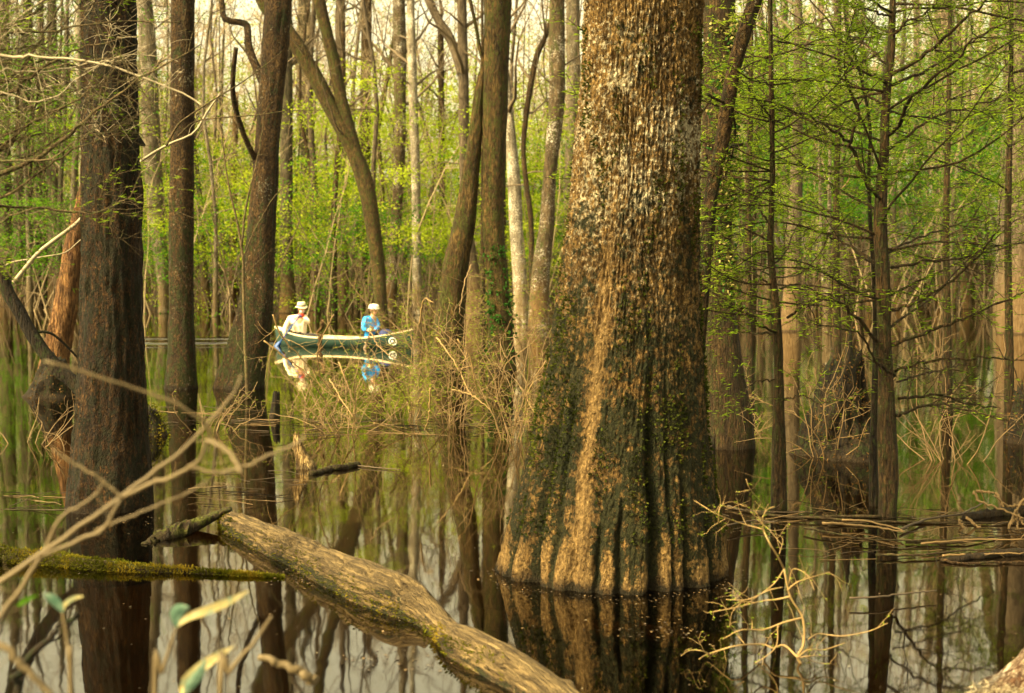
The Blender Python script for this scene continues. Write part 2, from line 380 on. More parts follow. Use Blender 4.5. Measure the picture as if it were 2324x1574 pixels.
def stem_path_free(pts, D, H, n):
    pts = sorted(pts, key=lambda q: -q[1])
    W = [at(u, v, D) for u, v, w in pts]; R = [w * .5 * D / F for u, v, w in pts]
    if H:
        d = W[-1] - W[-3]; d = np.clip(d / (d[2] + 1e-6), -.4, 1); z0 = W[-1][2]; r0 = R[-1]; w0 = W[-1].copy()
        for f in (.25, .6, 1): W.append(w0 + np.array([d[0] * (H - z0) * f * .7, 0, (H - z0) * f])); R.append(r0 * (1 - .7 * f))
    S = smooth(np.column_stack([np.array(W), np.array(R)]), n)
    return S[:, :3], np.maximum(S[:, 3], .004)

# ------------------------------------------------------------------ world and sun
SUN_EL, SUN_AZ = math.radians(42), math.radians(-120)       # azimuth from +Y towards +X: the sun is at the left, a little behind the camera
w = bpy.data.worlds.new('World'); SC.world = w; w.use_nodes = True
nt = w.node_tree; bg = nt.nodes['Background']
sky = nt.nodes.new('ShaderNodeTexSky'); sky.sky_type = 'NISHITA'; sky.sun_disc = False
sky.sun_elevation = SUN_EL; sky.sun_rotation = SUN_AZ; sky.air_density = 1.0; sky.dust_density = 6.0; sky.ozone_density = .5
hs = nt.nodes.new('ShaderNodeHueSaturation'); hs.inputs['Saturation'].default_value = .25; hs.inputs['Value'].default_value = 2.45; nt.links.new(sky.outputs[0], hs.inputs['Color'])
mx = nt.nodes.new('ShaderNodeMix'); mx.data_type = 'RGBA'; mx.blend_type = 'MULTIPLY'; mx.inputs[0].default_value = 1; mx.inputs[7].default_value = (1.12, .97, .57, 1)
nt.links.new(hs.outputs[0], mx.inputs[6]); nt.links.new(mx.outputs[2], bg.inputs['Color'])
bg.inputs['Strength'].default_value = .15
sl = bpy.data.lights.new('sun', 'SUN'); sl.energy = 4.8; sl.angle = math.radians(1.5); sl.color = (1, .81, .45)
so = bpy.data.objects.new('sun', sl); COL.objects.link(so)
sd = Vector((math.sin(SUN_AZ) * math.cos(SUN_EL), math.cos(SUN_AZ) * math.cos(SUN_EL), math.sin(SUN_EL)))
so.rotation_euler = sd.to_track_quat('Z', 'Y').to_euler()
SC.view_settings.view_transform = 'Standard'; SC.view_settings.look = 'None'; SC.view_settings.exposure = .72; SC.view_settings.gamma = 1
cy = SC.cycles
cy.use_denoising = True; cy.max_bounces = 6; cy.diffuse_bounces = 2; cy.glossy_bounces = 3; cy.transmission_bounces = 3; cy.transparent_max_bounces = 6
cy.sample_clamp_indirect = 6; cy.caustics_reflective = False; cy.caustics_refractive = False

# ------------------------------------------------------------------ water, bed, banks
def sheet(name, X, Y, Zf, mat):
    B = MB(); x, y = np.meshgrid(X, Y); G = np.stack([x, y, Zf(x, y)], -1); B.grid(G, 0, False)
    o = B.build(name, mat); o['kind'] = 'structure'; return o
t = NT('swamp_water')
vo = t.coords(); sep = t.n('ShaderNodeSeparateXYZ', {0: vo})
fr = t.n('ShaderNodeFresnel', {'IOR': 1.75})
r1 = t.noise(t.coords((1, .5, 1)), 2.2, 3, .5); r2 = t.noise(t.coords((1, .35, 1)), .5, 2, .5)
h = t.math('ADD', t.math('MULTIPLY', r1, .0012), t.math('MULTIPLY', r2, .004))
# the canoe's wake: low swells trailing behind the stern
wk = None
wn = t.noise(t.coords((.35, .8, 1)), 1.2, 2, .5); wbreak = t.ramp(t.noise(t.coords((.5, .25, 1)), 1.0, 2, .5), [(.34, .35), (.5, 1.)])
for y0, sg, am, x0, x1 in ((36.9, .6, .20, -11.2, -5.7), (39.3, .6, .18, -11.6, -6.6), (35.2, .2, .05, -6.6, -5.0), (33.7, .16, .04, -4.3, -2.2), (34.3, .12, .03, -11, -6.5)):
    yy = t.math('DIVIDE', t.math('SUBTRACT', t.math('ADD', sep.outputs[1], t.math('MULTIPLY', wn, .8)), y0 + .4), sg)
    g = t.math('POWER', 2.718, t.math('MULTIPLY', t.math('MULTIPLY', yy, yy), -1.))
    mk = t.math('MULTIPLY', t.n('ShaderNodeMapRange', {0: sep.outputs[0], 1: x0, 2: x0 + 2.5, 3: 0., 4: 1.}).outputs[0], t.n('ShaderNodeMapRange', {0: sep.outputs[0], 1: x1 - .5, 2: x1, 3: 1., 4: 0.}).outputs[0])
    g = t.math('MULTIPLY', t.math('MULTIPLY', g, t.math('MULTIPLY', mk, wbreak)), am * 3.2)
    h = t.math('ADD', h, g)
bp = t.n('ShaderNodeBump', {'Height': h, 'Strength': 1., 'Distance': 1.})
t.t.links.new(bp.outputs[0], fr.inputs['Normal'])
gl = t.n('ShaderNodeBsdfGlossy', {'Color': (1, .97, .9, 1), 'Roughness': .03, 'Normal': bp.outputs[0]})
tp = t.n('ShaderNodeBsdfTransparent', {'Color': (.62, .42, .17, 1)})
WATER = t.done(t.n('ShaderNodeMixShader', {0: fr.outputs[0], 1: tp.outputs[0], 2: gl.outputs[0]}).outputs[0])
sheet('water', np.linspace(-260, 260, 3), np.linspace(-30, 320, 3), lambda x, y: x * 0, WATER)
MUD = plain('dark_mud', (.030, .018, .008), .9, .6, 1.5)
def bed(x, y):
    far = np.clip((y - 80) / 30, 0, 1); side = np.clip((np.abs(x) - 75) / 60, 0, 1)
    k = np.maximum(far, side)
    return -.55 + .12 * fbm(x * .3, y * .3, 0, 3) + k * 1.6 + np.clip((y - 110) / 120, 0, 2) * 9 + k * .35 * fbm(x * .12, y * .12, 4, 3)
sheet('ground', np.linspace(-400, 400, 161), np.linspace(-40, 600, 161), bed, MUD)

# ------------------------------------------------------------------ the far woods: one mass nobody could count
B = MB(); NL = []
for i in range(290):
    D = rng.uniform(80, 165) if i > 70 else rng.uniform(74, 90); x = rng.uniform(-1, 1) * .42 * D
    H = rng.uniform(14, 30); r = rng.uniform(.05, .20) * (1 if D > 95 else .7); z0 = float(bed(np.array(x), np.array(D))) - .2
    n = 9
    P = np.column_stack([x + np.cumsum(rng.normal(size=n)) * .42 + np.linspace(0, rng.normal() * 1.8, n), D + np.zeros(n), np.linspace(z0, H, n)])
    B.tube(P, np.linspace(r, r * .25, n), 6, int(rng.integers(0, 2)), .1, i)
    for k in range(rng.integers(9, 17)):
        f = rng.uniform(.25, 1); j = min(int(f * (n - 1)), n - 2); p = P[j] + (P[j + 1] - P[j]) * rng.uniform()
        a = rng.uniform(0, 2 * PI); L = rng.uniform(1.5, 5) * (1.25 - .6 * f)
        W = wander(p, (math.cos(a), math.sin(a) * .6, rng.uniform(.4, 1.5)), L, 5, .2, .08)
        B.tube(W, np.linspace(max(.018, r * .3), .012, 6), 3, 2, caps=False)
        for q in range(rng.integers(4, 8)):
            pp = W[rng.integers(1, 6)]
            W2 = wander(pp, W[-1] - W[0] + rng.normal(size=3) * L * .45, L * rng.uniform(.25, .55), 4, .25, .08)
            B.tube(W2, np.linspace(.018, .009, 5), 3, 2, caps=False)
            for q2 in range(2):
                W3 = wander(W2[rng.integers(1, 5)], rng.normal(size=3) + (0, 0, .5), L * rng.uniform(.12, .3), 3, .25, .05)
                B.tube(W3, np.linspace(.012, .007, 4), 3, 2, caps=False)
# thickets of bare stems along the far waterline
for i in range(3400):
    D = rng.uniform(76, 125); x = rng.uniform(-1, 1) * .42 * D; z0 = max(-.1, float(bed(np.array(x), np.array(D))))
    W = wander((x, D, z0), (rng.normal() * .45, rng.normal() * .3, 1), rng.uniform(1., 4.5), 5, .18)
    B.tube(W, np.linspace(.03, .008, 6), 3, 3 if rng.uniform() < .75 else 2, caps=False)
    if i % 2 == 0:
        for q in range(3):
            W2 = wander(W[rng.integers(1, 6)], rng.normal(size=3) + (0, 0, .4), rng.uniform(.5, 1.6), 3, .25); B.tube(W2, np.linspace(.014, .007, 4), 3, 3, caps=False)
for i in range(420):
    D = rng.uniform(60, 86); x = rng.uniform(-1, 1) * .40 * D; h = rng.uniform(3, 17) if i % 2 else rng.uniform(3, 8)
    W = wander((x, D, -.1), (rng.normal() * .2, rng.normal() * .1, 1), h, 9, .11); mm = (4, 2, 4, 3)[i % 4]
    B.tube(W, np.linspace(.035, .010, 10), 4, mm, caps=False)
    for q in range(int(h * 1.5)):
        W2 = wander(W[rng.integers(2, 10)], rng.normal(size=3) + (0, 0, .5), rng.uniform(.6, 2.6), 4, .22, .05); B.tube(W2, np.linspace(.014, .006, 5), 3, mm, caps=False)
        if q % 2: W3 = wander(W2[2], rng.normal(size=3) + (0, 0, .4), rng.uniform(.4, 1.2), 3, .22, .05); B.tube(W3, np.linspace(.009, .005, 4), 3, mm, caps=False)
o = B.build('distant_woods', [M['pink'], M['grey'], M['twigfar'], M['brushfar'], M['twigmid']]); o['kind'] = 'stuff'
tag(o, 'far-off mass of bare trunks, twigs and thickets beyond the flooded trees', 'woods')

def clump(B, c, s, n, L, m, flat=.5):
    C = np.array(c) + rng.normal(size=(n, 3)) * np.array(s)
    B.leaves(C, L, L * .55, m, None, flat)
B = MB()
def layer(n, D0, D1, u0, u1, v0, v1, m, size, k, L):
    """sprays of leaves; the ranges say which stretch of the woods they grow in"""
    for _ in range(n):
        D = rng.uniform(D0, D1); u = rng.uniform(u0, u1); v = rng.triangular(v0, v1, v1) if m != 2 else rng.uniform(v0, v1)
        c = at(u, v, D)
        s = size * rng.uniform(.5, 1.4)
        for q in range(rng.integers(3, 7)):
            cc = c + rng.normal(size=3) * (s * 1.2, s, s * .8)
            clump(B, cc, (s * .55, s * .5, s * .14), k, L, m, .5)
layer(190, 84, 125, -200, 1420, 20, 470, 0, 2.3, 80, .25)
layer(120, 66, 92, 280, 1380, 120, 560, 0, 1.5, 80, .17)
layer(170, 78, 120, -200, 1420, 330, 590, 1, 1.9, 80, .22)
layer(160, 84, 130, 1500, 2560, -60, 520, 0, 2.2, 70, .25)
layer(150, 74, 125, 1500, 2560, 0, 420, 1, 2.0, 80, .22)
layer(26, 80, 110, 1180, 1420, 330, 600, 2, 1.3, 90, .2)
layer(30, 84, 110, 1950, 2450, 380, 660, 2, 1.3, 90, .2)
layer(14, 84, 110, 660, 1000, 380, 600, 2, 1.2, 90, .2)
layer(24, 74, 90, -100, 1420, 540, 650, 1, .9, 50, .15)
layer(25, 110, 160, -300, 2600, 520, 610, 1, 2.4, 60, .3)
layer(110, 110, 165, -300, 2600, 200, 560, 0, 2.8, 60, .32)
layer(80, 110, 165, -300, 2600, 250, 540, 1, 2.8, 60, .32)
layer(230, 90, 160, -250, 2560, -110, 330, 3, 2.0, 70, .16)
layer(70, 54, 78, 280, 1400, 140, 560, 0, 1.2, 70, .13)
layer(45, 60, 84, 250, 1400, 420, 645, 0, 1.1, 60, .12)
layer(60, 54, 78, -100, 1400, 280, 600, 1, 1.2, 70, .13)
layer(90, 50, 80, 1560, 2500, 40, 480, 1, 1.3, 70, .14)
layer(36, 60, 90, 1560, 2500, 200, 620, 2, 1.5, 80, .17)
layer(30, 50, 75, -150, 330, 0, 400, 1, 1.2, 60, .13)
layer(90, 84, 120, -200, 330, -50, 400, 1, 2.0, 70, .2)
o = B.build('distant_foliage', [M['leafY'], M['leafG'], M['leafD'], M['leafO']], None, False); o['kind'] = 'stuff'
tag(o, 'haze of fresh yellow-green spring leaves through the far woods', 'foliage')

# ------------------------------------------------------------------ trees traced from the photograph
tree('tree', 'leaning grey-brown tree forking into two long slanting stems behind the canoe', 'green', 765,
     [(868,765,34),(862,650,31),(850,540,34),(832,430,38),(800,340,33),(745,232,32),(690,130,32),(640,55,30),(590,-10,28)], 20, 14,
     stems=[[(835,440,26),(800,320,27),(776,235,27),(755,130,27),(722,-10,26)]])
tree('tree', 'pale grey trunk with tan waterline band, just behind the mossy tree beside the dark one', 'pale', 712, [(325,-20,36),(335,100,38),(345,350,42),(362,550,34),(371,640,27),(372,712,25)])
tree('tree', 'straight grey trunk rising directly above the stern of the canoe', 'grey', 712, [(650,0,26),(650,300,28),(650,560,30),(653,650,34),(654,712,42)])
tree('tree', 'grey trunk with dark flared foot behind the man in the cream shirt', 'grey', 694, [(690,-10,28),(697,300,31),(699,560,31),(703,640,34),(710,694,50)], lobes=.1)
tree('tree', 'slim brown trunk standing between the two canoeists', 'pink', 702, [(772,60,22),(775,300,24),(777,500,24),(778,702,30)])
tree('tree', 'dark brown trunk directly behind the head of the blue-shirted man', 'mossy', 696, [(832,-10,24),(830,250,24),(826,480,25),(822,696,31)])
tree('tree', 'thin crooked mossy tree with a kink halfway, beside the forked leaning tree', 'green', 702, [(900,50,8),(886,131,9),(870,230,10),(858,311,10),(868,440,10),(866,702,13)], 14, 8, crown_n=6)
tree('tree', 'white-flecked brown trunk, left of the slim whitish one', 'speck', 712, [(905,0,28),(907,150,28),(908,300,26),(902,450,25),(892,600,25),(884,712,30)])
tree('tree', 'slim whitish speckled trunk between white-flecked brown trunk and twin mossy trunks', 'white', 716, [(932,-10,17),(937,200,20),(944,400,20),(946,600,20),(947,716,26)], 20, 12)
tree('tree', 'pinkish-tan trunk with flared brown foot, behind the twin mossy trunks', 'pink', 722, [(1048,0,22),(1052,200,24),(1054,400,23),(1062,560,34),(1075,660,44),(1080,722,58)], limbs=[[(1048,170,20),(1036,125,22),(1020,85,22),(995,45,20),(968,-10,18)]])
tree('tree', 'bent whitish trunk leaning out from behind the twin mossy trunks', 'white', 737, [(1130,40,14),(1150,190,19),(1157,290,24),(1168,430,30),(1172,520,31),(1180,640,32),(1184,737,37)], 18, 14)
tree('tree', 'straight brown trunk with pale flecks, nearest to left edge of the giant tree', 'speck', 750, [(1264,-10,34),(1264,150,36),(1262,250,36),(1248,400,30),(1240,520,36),(1228,620,42),(1222,750,50)])
tree('tree', 'slender dark curved tree bowing toward the flecked trunk beside the giant', 'mossy', 738, [(1256,30,9),(1235,90,11),(1218,128,13),(1203,200,13),(1192,280,12),(1188,350,11),(1196,430,12),(1206,520,12),(1205,738,14)], 14, 8, crown_n=5)
tree('tree', 'pale grey far trunk half hidden by the left edge of the giant', 'pale', 705, [(1300,-10,30),(1300,200,30),(1292,500,28),(1285,705,34)])
tree('tree', 'slim brown far trunk between the whitish trunk and twin mossy trunks', 'mossy', 697, [(1000,80,14),(1003,400,14),(1005,697,18)], 18, 8)
tree('dead_tree', 'narrow orange-tan dead stem against green leaves, left of the swollen tree', 'orange', 697, [(537,210,9),(534,300,14),(530,415,14),(528,697,18)], 0, 8, cat='dead tree')
tree('tree', 'dark trunk half hidden behind the mossy trunk with straight sides', 'dark', 692, [(434,-10,15),(436,200,16),(440,560,22),(445,640,30),(448,692,40)])
tree('tree', 'thick dark grey trunk, the stoutest of those at the far left', 'grey', 696, [(62,60,24),(58,200,34),(55,350,38),(52,450,42),(55,600,40),(58,696,46)])
tree('tree', 'grey far trunk with tan waterline foot, midway along the far left group', 'grey', 698, [(118,-10,20),(120,250,26),(122,450,32),(124,600,34),(126,698,42)])
tree('tree', 'dark slanting trunk crossing in front of far left grey trunks', 'mossy', 695, [(152,60,10),(148,200,16),(140,280,18),(128,420,16),(108,695,20)], 15, 8)
tree('tree', 'pale narrow trunk showing along left edge of the dark foreground trunk', 'white', 701, [(178,-10,19),(180,150,18),(184,300,14),(186,450,13),(190,701,20)], 18, 8)
tree('tree', 'grey trunk cut by the left edge of the picture', 'grey', 697, [(8,-10,26),(10,300,28),(10,697,34)])
tree('tree', 'thin grey tree between the stout and the tan-footed far left trunks', 'pale', 695, [(92,-10,14),(92,300,16),(82,695,22)], 18, 8)
tree('tree', 'pale pinkish trunk behind the right side of tall cypress', 'pink', 694, [(2135,-10,30),(2138,200,32),(2139,400,32),(2141,600,31),(2145,694,36)])
tree('tree', 'broad pale trunk with flaring red-brown foot at right edge of the picture', 'pink', 760, [(2318,-10,62),(2318,300,68),(2316,500,82),(2318,640,98),(2320,760,112)], 22, 24, rough=.06, lobes=.08)
tree('tree', 'dark greenish slanting trunk left of the broad pale one', 'green', 694, [(2268,-20,24),(2255,80,25),(2240,220,26),(2222,350,24),(2210,500,23),(2205,694,25)])
tree('tree', 'tan trunk with flared foot behind the slender cypress', 'pink', 754, [(1812,60,18),(1809,350,26),(1801,560,34),(1798,660,40),(1796,754,52)], 18, 14)
tree('tree', 'slim grey trunk just beyond the flared tan one', 'grey', 700, [(1862,-10,12),(1864,150,13),(1868,400,15),(1875,700,19)], 18, 8)
tree('tree', 'very thin grey-brown tree left of tall cypress, straight and bare', 'pink', 698, [(1897,-10,10),(1897,300,11),(1900,698,15)], 18, 8)
tree('tree', 'thin dark tree close to left side of tall cypress', 'dark', 692, [(1957,20,10),(1955,200,12),(1952,692,15)], 18, 8)
tree('tree', 'small lichen-pale double-stemmed tree standing in water beside the flared tan trunk', 'pale', 832, [(1884,330,7),(1882,480,10),(1878,620,14),(1876,720,18),(1880,832,28)], 7, 10, crown_n=6, crownL=1.5, stems=[[(1862,480,7),(1867,600,9),(1872,720,10),(1876,800,11)]], tw='twig')
tree('tree', 'slender grey trunk between tall cypress and pale pinkish trunk', 'grey', 694, [(2080,-10,14),(2082,300,16),(2085,694,20)], 18, 8)
tree('tree', 'slim brown trunk between pale pinkish and dark greenish trunks', 'mossy', 693, [(2178,60,13),(2182,300,15),(2188,693,19)], 18, 8)
tree('tree', 'brown trunk seen through leaves right of the leaning tree', 'pink', 700, [(1700,40,18),(1702,350,19),(1706,700,26)], 18, 10)
tree('tree', 'straight brown trunk just right of the slender cypress', 'grey', 697, [(1781,-10,14),(1783,350,16),(1788,697,21)], 18, 8)
for i in range(46):
    D = rng.uniform(58, 84); u = rng.uniform(-80, 2400); vv = HOR + CH * F / D; wpx = rng.uniform(7, 17)
    dx = rng.normal() * 38
    tree('slender_tree', 'slender grey-brown tree of the far woods, one of many alike', ['pink', 'grey', 'mossy', 'pale'][i % 4], vv,
         [(u + dx, 0, wpx * .7), (u + dx * .8 + rng.normal() * 16, 220, wpx * .85), (u + dx * .3 + rng.normal() * 8, 460, wpx), (u, vv, wpx * 1.5)], rng.uniform(14, 22), 8, 20, crown_n=8, crownL=3.2, lev=1, group='slender trees of the far woods')

# middle distance
tree('mossy_tree', 'straight moss-flecked trunk between dark foreground trunk and swollen tree', 'mossy', 885, [(415,-20,50),(413,300,52),(411,600,55),(412,760,60),(412,885,78)], 16, 28, 70, rough=.07, fine=.014, crown_z=9, tw='twigdark')
tree('swollen_tree', 'tree with wide swollen mossy base, left of the canoe', 'mossy', 885,
     [(634,-20,58),(622,150,58),(608,300,53),(594,500,63),(580,700,80),(560,800,94),(545,885,112)], 16, 32, 80, rough=.1, lobes=.14, fine=.016, crown_z=9, tw='twigdark',
     limbs=[[(598,190,20),(563,112,18),(556,66,16),(546,45,16),(497,31,14),(486,-20,12)], [(585,372,14),(565,318,12),(551,250,12),(556,200,11),(572,140,10)]])
def ivy_left(root, P, R, D):
    B = MB()
    for z in np.arange(.15, 2.2, .010):
        i = np.searchsorted(P[:, 2], z); a = rng.uniform(-PI, 0); p = P[i] + np.array([math.cos(a) * R[i] * 1.02, math.sin(a) * R[i] * 1.02, 0])
        if pn(a * 2, z * 1.6, 3.) > .0: B.leaves(p + rng.normal(size=(5, 3)) * .03, .07, .05, 0)
    B.build('ivy', M['leafD'], root, False)
tree('mossy_tree', 'pair of mossy dark trunks joined near the water, one leaning left', 'green', 845,
     [(1130,-20,62),(1126,150,58),(1121,350,53),(1118,500,51),(1128,620,49),(1135,720,54),(1140,845,66)], 17, 30, 80, rough=.07, fine=.014, crown_z=9, tw='twigdark',
     stems=[[(1100,120,10),(1094,170,17),(1088,210,22),(1079,300,29),(1068,400,39),(1055,500,49),(1035,600,57),(1024,700,64),(1015,850,84)]],
     limbs=[[(1112,165,10),(1100,148,9),(1090,118,8),(1080,60,8),(1062,-20,7)]], extra=ivy_left)
def ivy(root, P, R, D):
    B = MB()
    for k in range(7000):
        z = rng.uniform(1.5, 4.2); i = min(np.searchsorted(P[:, 2], z), len(P) - 1); a = rng.normal(-.6, .8)
        if rng.uniform() > .25 + .9 * pn(a * 2.2, z * 2.1, 9.): continue
        p = P[i] + np.array([math.cos(a), math.sin(a), 0]) * R[i] * rng.uniform(1.0, 1.25); p[2] = z
        B.leaves(p + rng.normal(size=(2, 3)) * .03, .045, .03, int(rng.integers(0, 3)))
    B.build('ivy', [M['ivy'], M['ivy'], M['leafD']], root, False)
tree('ivy_tree', 'brown trunk draped with pale ivy behind the giant tree', 'cyp', 1022,
     [(1632,-20,70),(1630,200,68),(1627,400,66),(1628,650,72),(1640,850,94),(1652,940,106),(1655,1022,114)], 15, 32, 80, rough=.08, fine=.012, crown_z=8, tw='twigdark', extra=ivy)
tree('leaning_tree', 'smooth dark tree leaning right out from behind the giant', 'mossy', 1195,
     [(1744,-60,29),(1715,0,31),(1690,70,31),(1667,150,32),(1653,230,33),(1638,330,31),(1616,430,31),(1606,520,31),(1598,620,31),(1590,720,33),(1575,900,36),(1565,1150,40)], 11, 24, 80, rough=.06, fine=.004, crown_z=6.5, crown_n=6, crownL=2.5, tw='twigdark', D=9.9,
     limbs=[[(1642,338,15),(1660,328,13),(1675,322,11),(1713,312,9)], [(1656,235,7),(1644,205,6),(1625,178,6),(1605,160,6)], [(1648,236,6),(1612,231,6),(1590,230,6)],[(1650,236,7),(1690,262,6),(1712,298,6),(1722,340,5)]])
tree('rotten_snag', 'leaning broken snag of raw red-orange rotten wood, left of the dark trunk', 'rot', 880, [(204,360,8),(188,450,26),(170,560,42),(152,680,52),(134,770,58),(116,880,74)], 0, 26, 70, rough=.16, fine=.02, cat='dead tree')
tree('dark_tree', 'thick dark-barked trunk with two knobs, standing close at the left', 'dark', 1168, [(243,-30,116),(246,0,117),(252,400,126),(253,700,134),(252,1000,165),(249,1168,196)], 16, 72, 240, rough=.05, lobes=.05, fine=.02, crown_z=8, tw='twigdark',
     limbs=[[(262,262,26),(263,276,25),(262,288,24),(261,300,22),(261,306,8)], [(262,8,26),(264,24,25),(263,36,22),(262,44,8)]])

# ------------------------------------------------------------------ the giant
def giant():
    D = 8.12
    prof = [(0,1458,260),(100,1455,260),(200,1451,266),(300,1446,273),(400,1441,282),(500,1436,291),(600,1430,304),(700,1424,326),(800,1420,350),(900,1413,380),(1000,1405,402),(1100,1400,441),(1200,1397,486),(1290,1391,514),(1345,1389,528)]
    root = thing('giant_tree', 'giant broad tree with flared fluted base, moss patches and flaking bark', 'tree', (at(1389, 1345, D)[0], D, 0))
    pts = np.array(prof, float)
    W = np.array([at(u, v, D) for v, u, w in prof]); R = pts[:, 2] * .5 * D / F
    o = np.argsort(W[:, 2]); zz, xx, rr0 = W[o, 2], W[o, 0], R[o]
    z = np.concatenate([np.linspace(-.6, -.06, 8), np.linspace(-.04, 3.5, 620), np.linspace(3.6, 20, 40)])
    xc = np.interp(z, zz, xx); r = np.interp(z, zz, rr0)
    hi = z > zz[-1]; r[hi] = rr0[-1] * (1 - .6 * (z[hi] - zz[-1]) / (20 - zz[-1])); xc[hi] += .03 * (z[hi] - zz[-1])
    r[z < zz[0]] = rr0[0] * (1 - z[z < zz[0]] * .3)
    N = 620; ph = np.arange(N) * 2 * PI / N - PI        # 0 faces the camera
    c, s = np.cos(ph), np.sin(ph)
    disp = np.zeros((len(z), N)); fur = np.zeros_like(disp); bare = np.zeros_like(disp)
    zc = z[:, None]
    def furrow(x, dep, sig, ztop, zfade):
        ang = math.asin(x) if abs(x) <= 1 else x
        a0 = ang + .05 * pn(zc * 1.3, x * 9, 2.) + .025 * pn(zc * 5, x * 9, 5.)
        sg = sig * (1 + .6 * np.exp(-np.maximum(zc, 0) / .25)) * (1 + .35 * pn(zc * 3, x * 5, 1.))
        k = np.clip((ztop - zc) / zfade, 0, 1)
        g = np.exp(-((((ph[None] - a0 + PI) % (2 * PI)) - PI) / sg) ** 2) * k
        return -dep * g, g
    for x, dep, sig, zt, zf in ((-.78,.12,.07,1.7,1.1),(.26,.10,.05,1.35,.9),(.60,.05,.03,.75,.4),(-.03,.045,.02,.5,.15),(-.22,.045,.025,.42,.15),(-.415,.04,.035,.28,.15),(-.93,.06,.05,.6,.4),(.82,.04,.04,.5,.3),(2.0,.12,.08,1.3,.8),(2.6,.1,.08,1.2,.8),(3.0,.1,.07,1.2,.8),(-2.0,.12,.08,1.4,.8),(-2.6,.1,.07,1.2,.8),(-.6,.03,.03,1.6,.8),(.45,.02,.02,1.5,.8)):
        dd, g = furrow(x, dep, sig, zt, zf); disp += dd; fur = np.maximum(fur, g)
    disp += .02 * np.exp(-np.maximum(zc, 0) / .12) * (np.abs(np.sin(ph[None] * 9 + 2 * pn(ph[None] * 2, 0, 8.))) - .5)
    disp += .05 * fbm(c[None] * 1.6, s[None] * 1.6, zc * .9, 3) * r[:, None]
    # bark plates: ridges running up the stem, rougher and more plated above
    ridg = 1 - np.abs(fbm(c[None] * 15 + .5 * pn(c * 3, s * 3, 2.)[None], s[None] * 15, zc * 4.0, 4))
    fine = fbm(c[None] * 34, s[None] * 34, zc * 26, 3)
    up_ = np.clip((zc - .9) / 1.2, 0, 1)
    disp += (.010 + .010 * up_) * (ridg - .7) * 1.5 + (.006 + .006 * up_) * fine
    plate = np.clip(fbm(c[None] * 11, s[None] * 11, zc * 8 + 40, 3) - .25, 0, 1); disp += .02 * plate * up_
    st = math.asin(-.40) + .05 * pn(zc * 2.2, 1., 4.)
    wid = .075 * (1 + .8 * np.exp(-np.maximum(zc, 0) / .2)) * (1 + .4 * pn(zc * 3, 4., 4.))
    bare = np.exp(-((ph[None] - st) / wid) ** 2) * np.clip((2.2 - zc) / .5, 0, 1)
    bare = np.maximum(bare, np.clip(1 - (zc - .02 - .12 * fbm(c[None] * 4, s[None] * 4, 0, 3)) / .24, 0, 1) * (1 - fur))
    bare = bare * np.clip((zc - .0) / .05, 0, 1)
    br = r[:, None] + disp
    G = np.empty((len(z), N, 3)); G[..., 0] = xc[:, None] + br * s; G[..., 1] = D - br * c; G[..., 2] = zc
    B = MB(); B.grid(G, 0, True, False, True)
    B.attr = {'bare': np.append(bare.ravel(), 0), 'furrow': np.append(fur.ravel(), 0)}
    B.build('trunk', M['big'], root)
    Bc = MB(); P = np.column_stack([xc, z * 0 + D, z])[-40:]; crown(Bc, P, r[-40:], 9, 12, 5, 0, 2, rmin=.006); Bc.build('crown', M['twigdark'], root)
    # tufts of moss
    Bm = MB(); acc = []
    iz = rng.integers(60, 560, 30000); ia = rng.integers(0, N, 30000)
    ok = (c[ia] > -.2) & (fbm(c[ia] * 3, s[ia] * 3, z[iz] * 2.2 + 11, 4) + .25 * np.exp(-((z[iz] - .9) / .7) ** 2) + .3 * fur[iz, ia] - bare[iz, ia] * 1.2 > .34)
    C = G[iz[ok], ia[ok]]; dirs = np.column_stack([s[ia[ok]], -c[ia[ok]], np.full(ok.sum(), .3)])
    Bm.leaves(C, .022, .012, 0, dirs); Bm.build('moss', M['mosstuft'], root, False)
M['mosstuft'] = leafmat('giant_moss', (.02, .028, .005), (.045, .055, .009), (.085, .09, .014), 6., .2)
giant()

# ------------------------------------------------------------------ cypresses with feathery green sprays
def needles(B, m=0, L=.046, step=.021, dens=1.):
    def f(W):
        seg = np.linalg.norm(np.diff(W, axis=0), axis=1).sum(); n = max(2, int(seg / step * dens))
        s = rng.uniform(.1, 1, n) * (len(W) - 1.001); i = s.astype(int); fr = (s - i)[:, None]
        C = W[i] * (1 - fr) + W[i + 1] * fr; d = W[i + 1] - W[i]; d /= np.linalg.norm(d, axis=1)[:, None] + 1e-9
        e = rng.normal(size=d.shape); e[:, 2] *= .2; d = d * (1, 1, .5)
        B.leaves(C, L, L * .17, m, d * .8 + e * .8, .65)
    return f
def limb_of(root, pts, D0, D1, r0, r1, rate, L, lev, Bn, mat='cyp', dens=1., nseg=22, planar=.5):
    ks = np.linspace(0, 1, len(pts))
    W = smooth(np.array([at(u, v, D0 + (D1 - D0) * k) for (u, v), k in zip(pts, ks)]), nseg)
    W[1:-1] += rng.normal(size=(nseg - 2, 3)) * .006
    B = MB(); B.tube(W, np.linspace(r0, r1, nseg), 6, 0, .15, rng.uniform(0, 9))
    lf = needles(Bn, dens=dens) if Bn else None
    twigs(B, W, r1 * 2, rate, L, lev, 0, .02, .9, lf, 4, .0016, .12, .75)
    if Bn and dens > 0: lf(W[nseg // 2:])
    B.build('branch', M[mat], root)
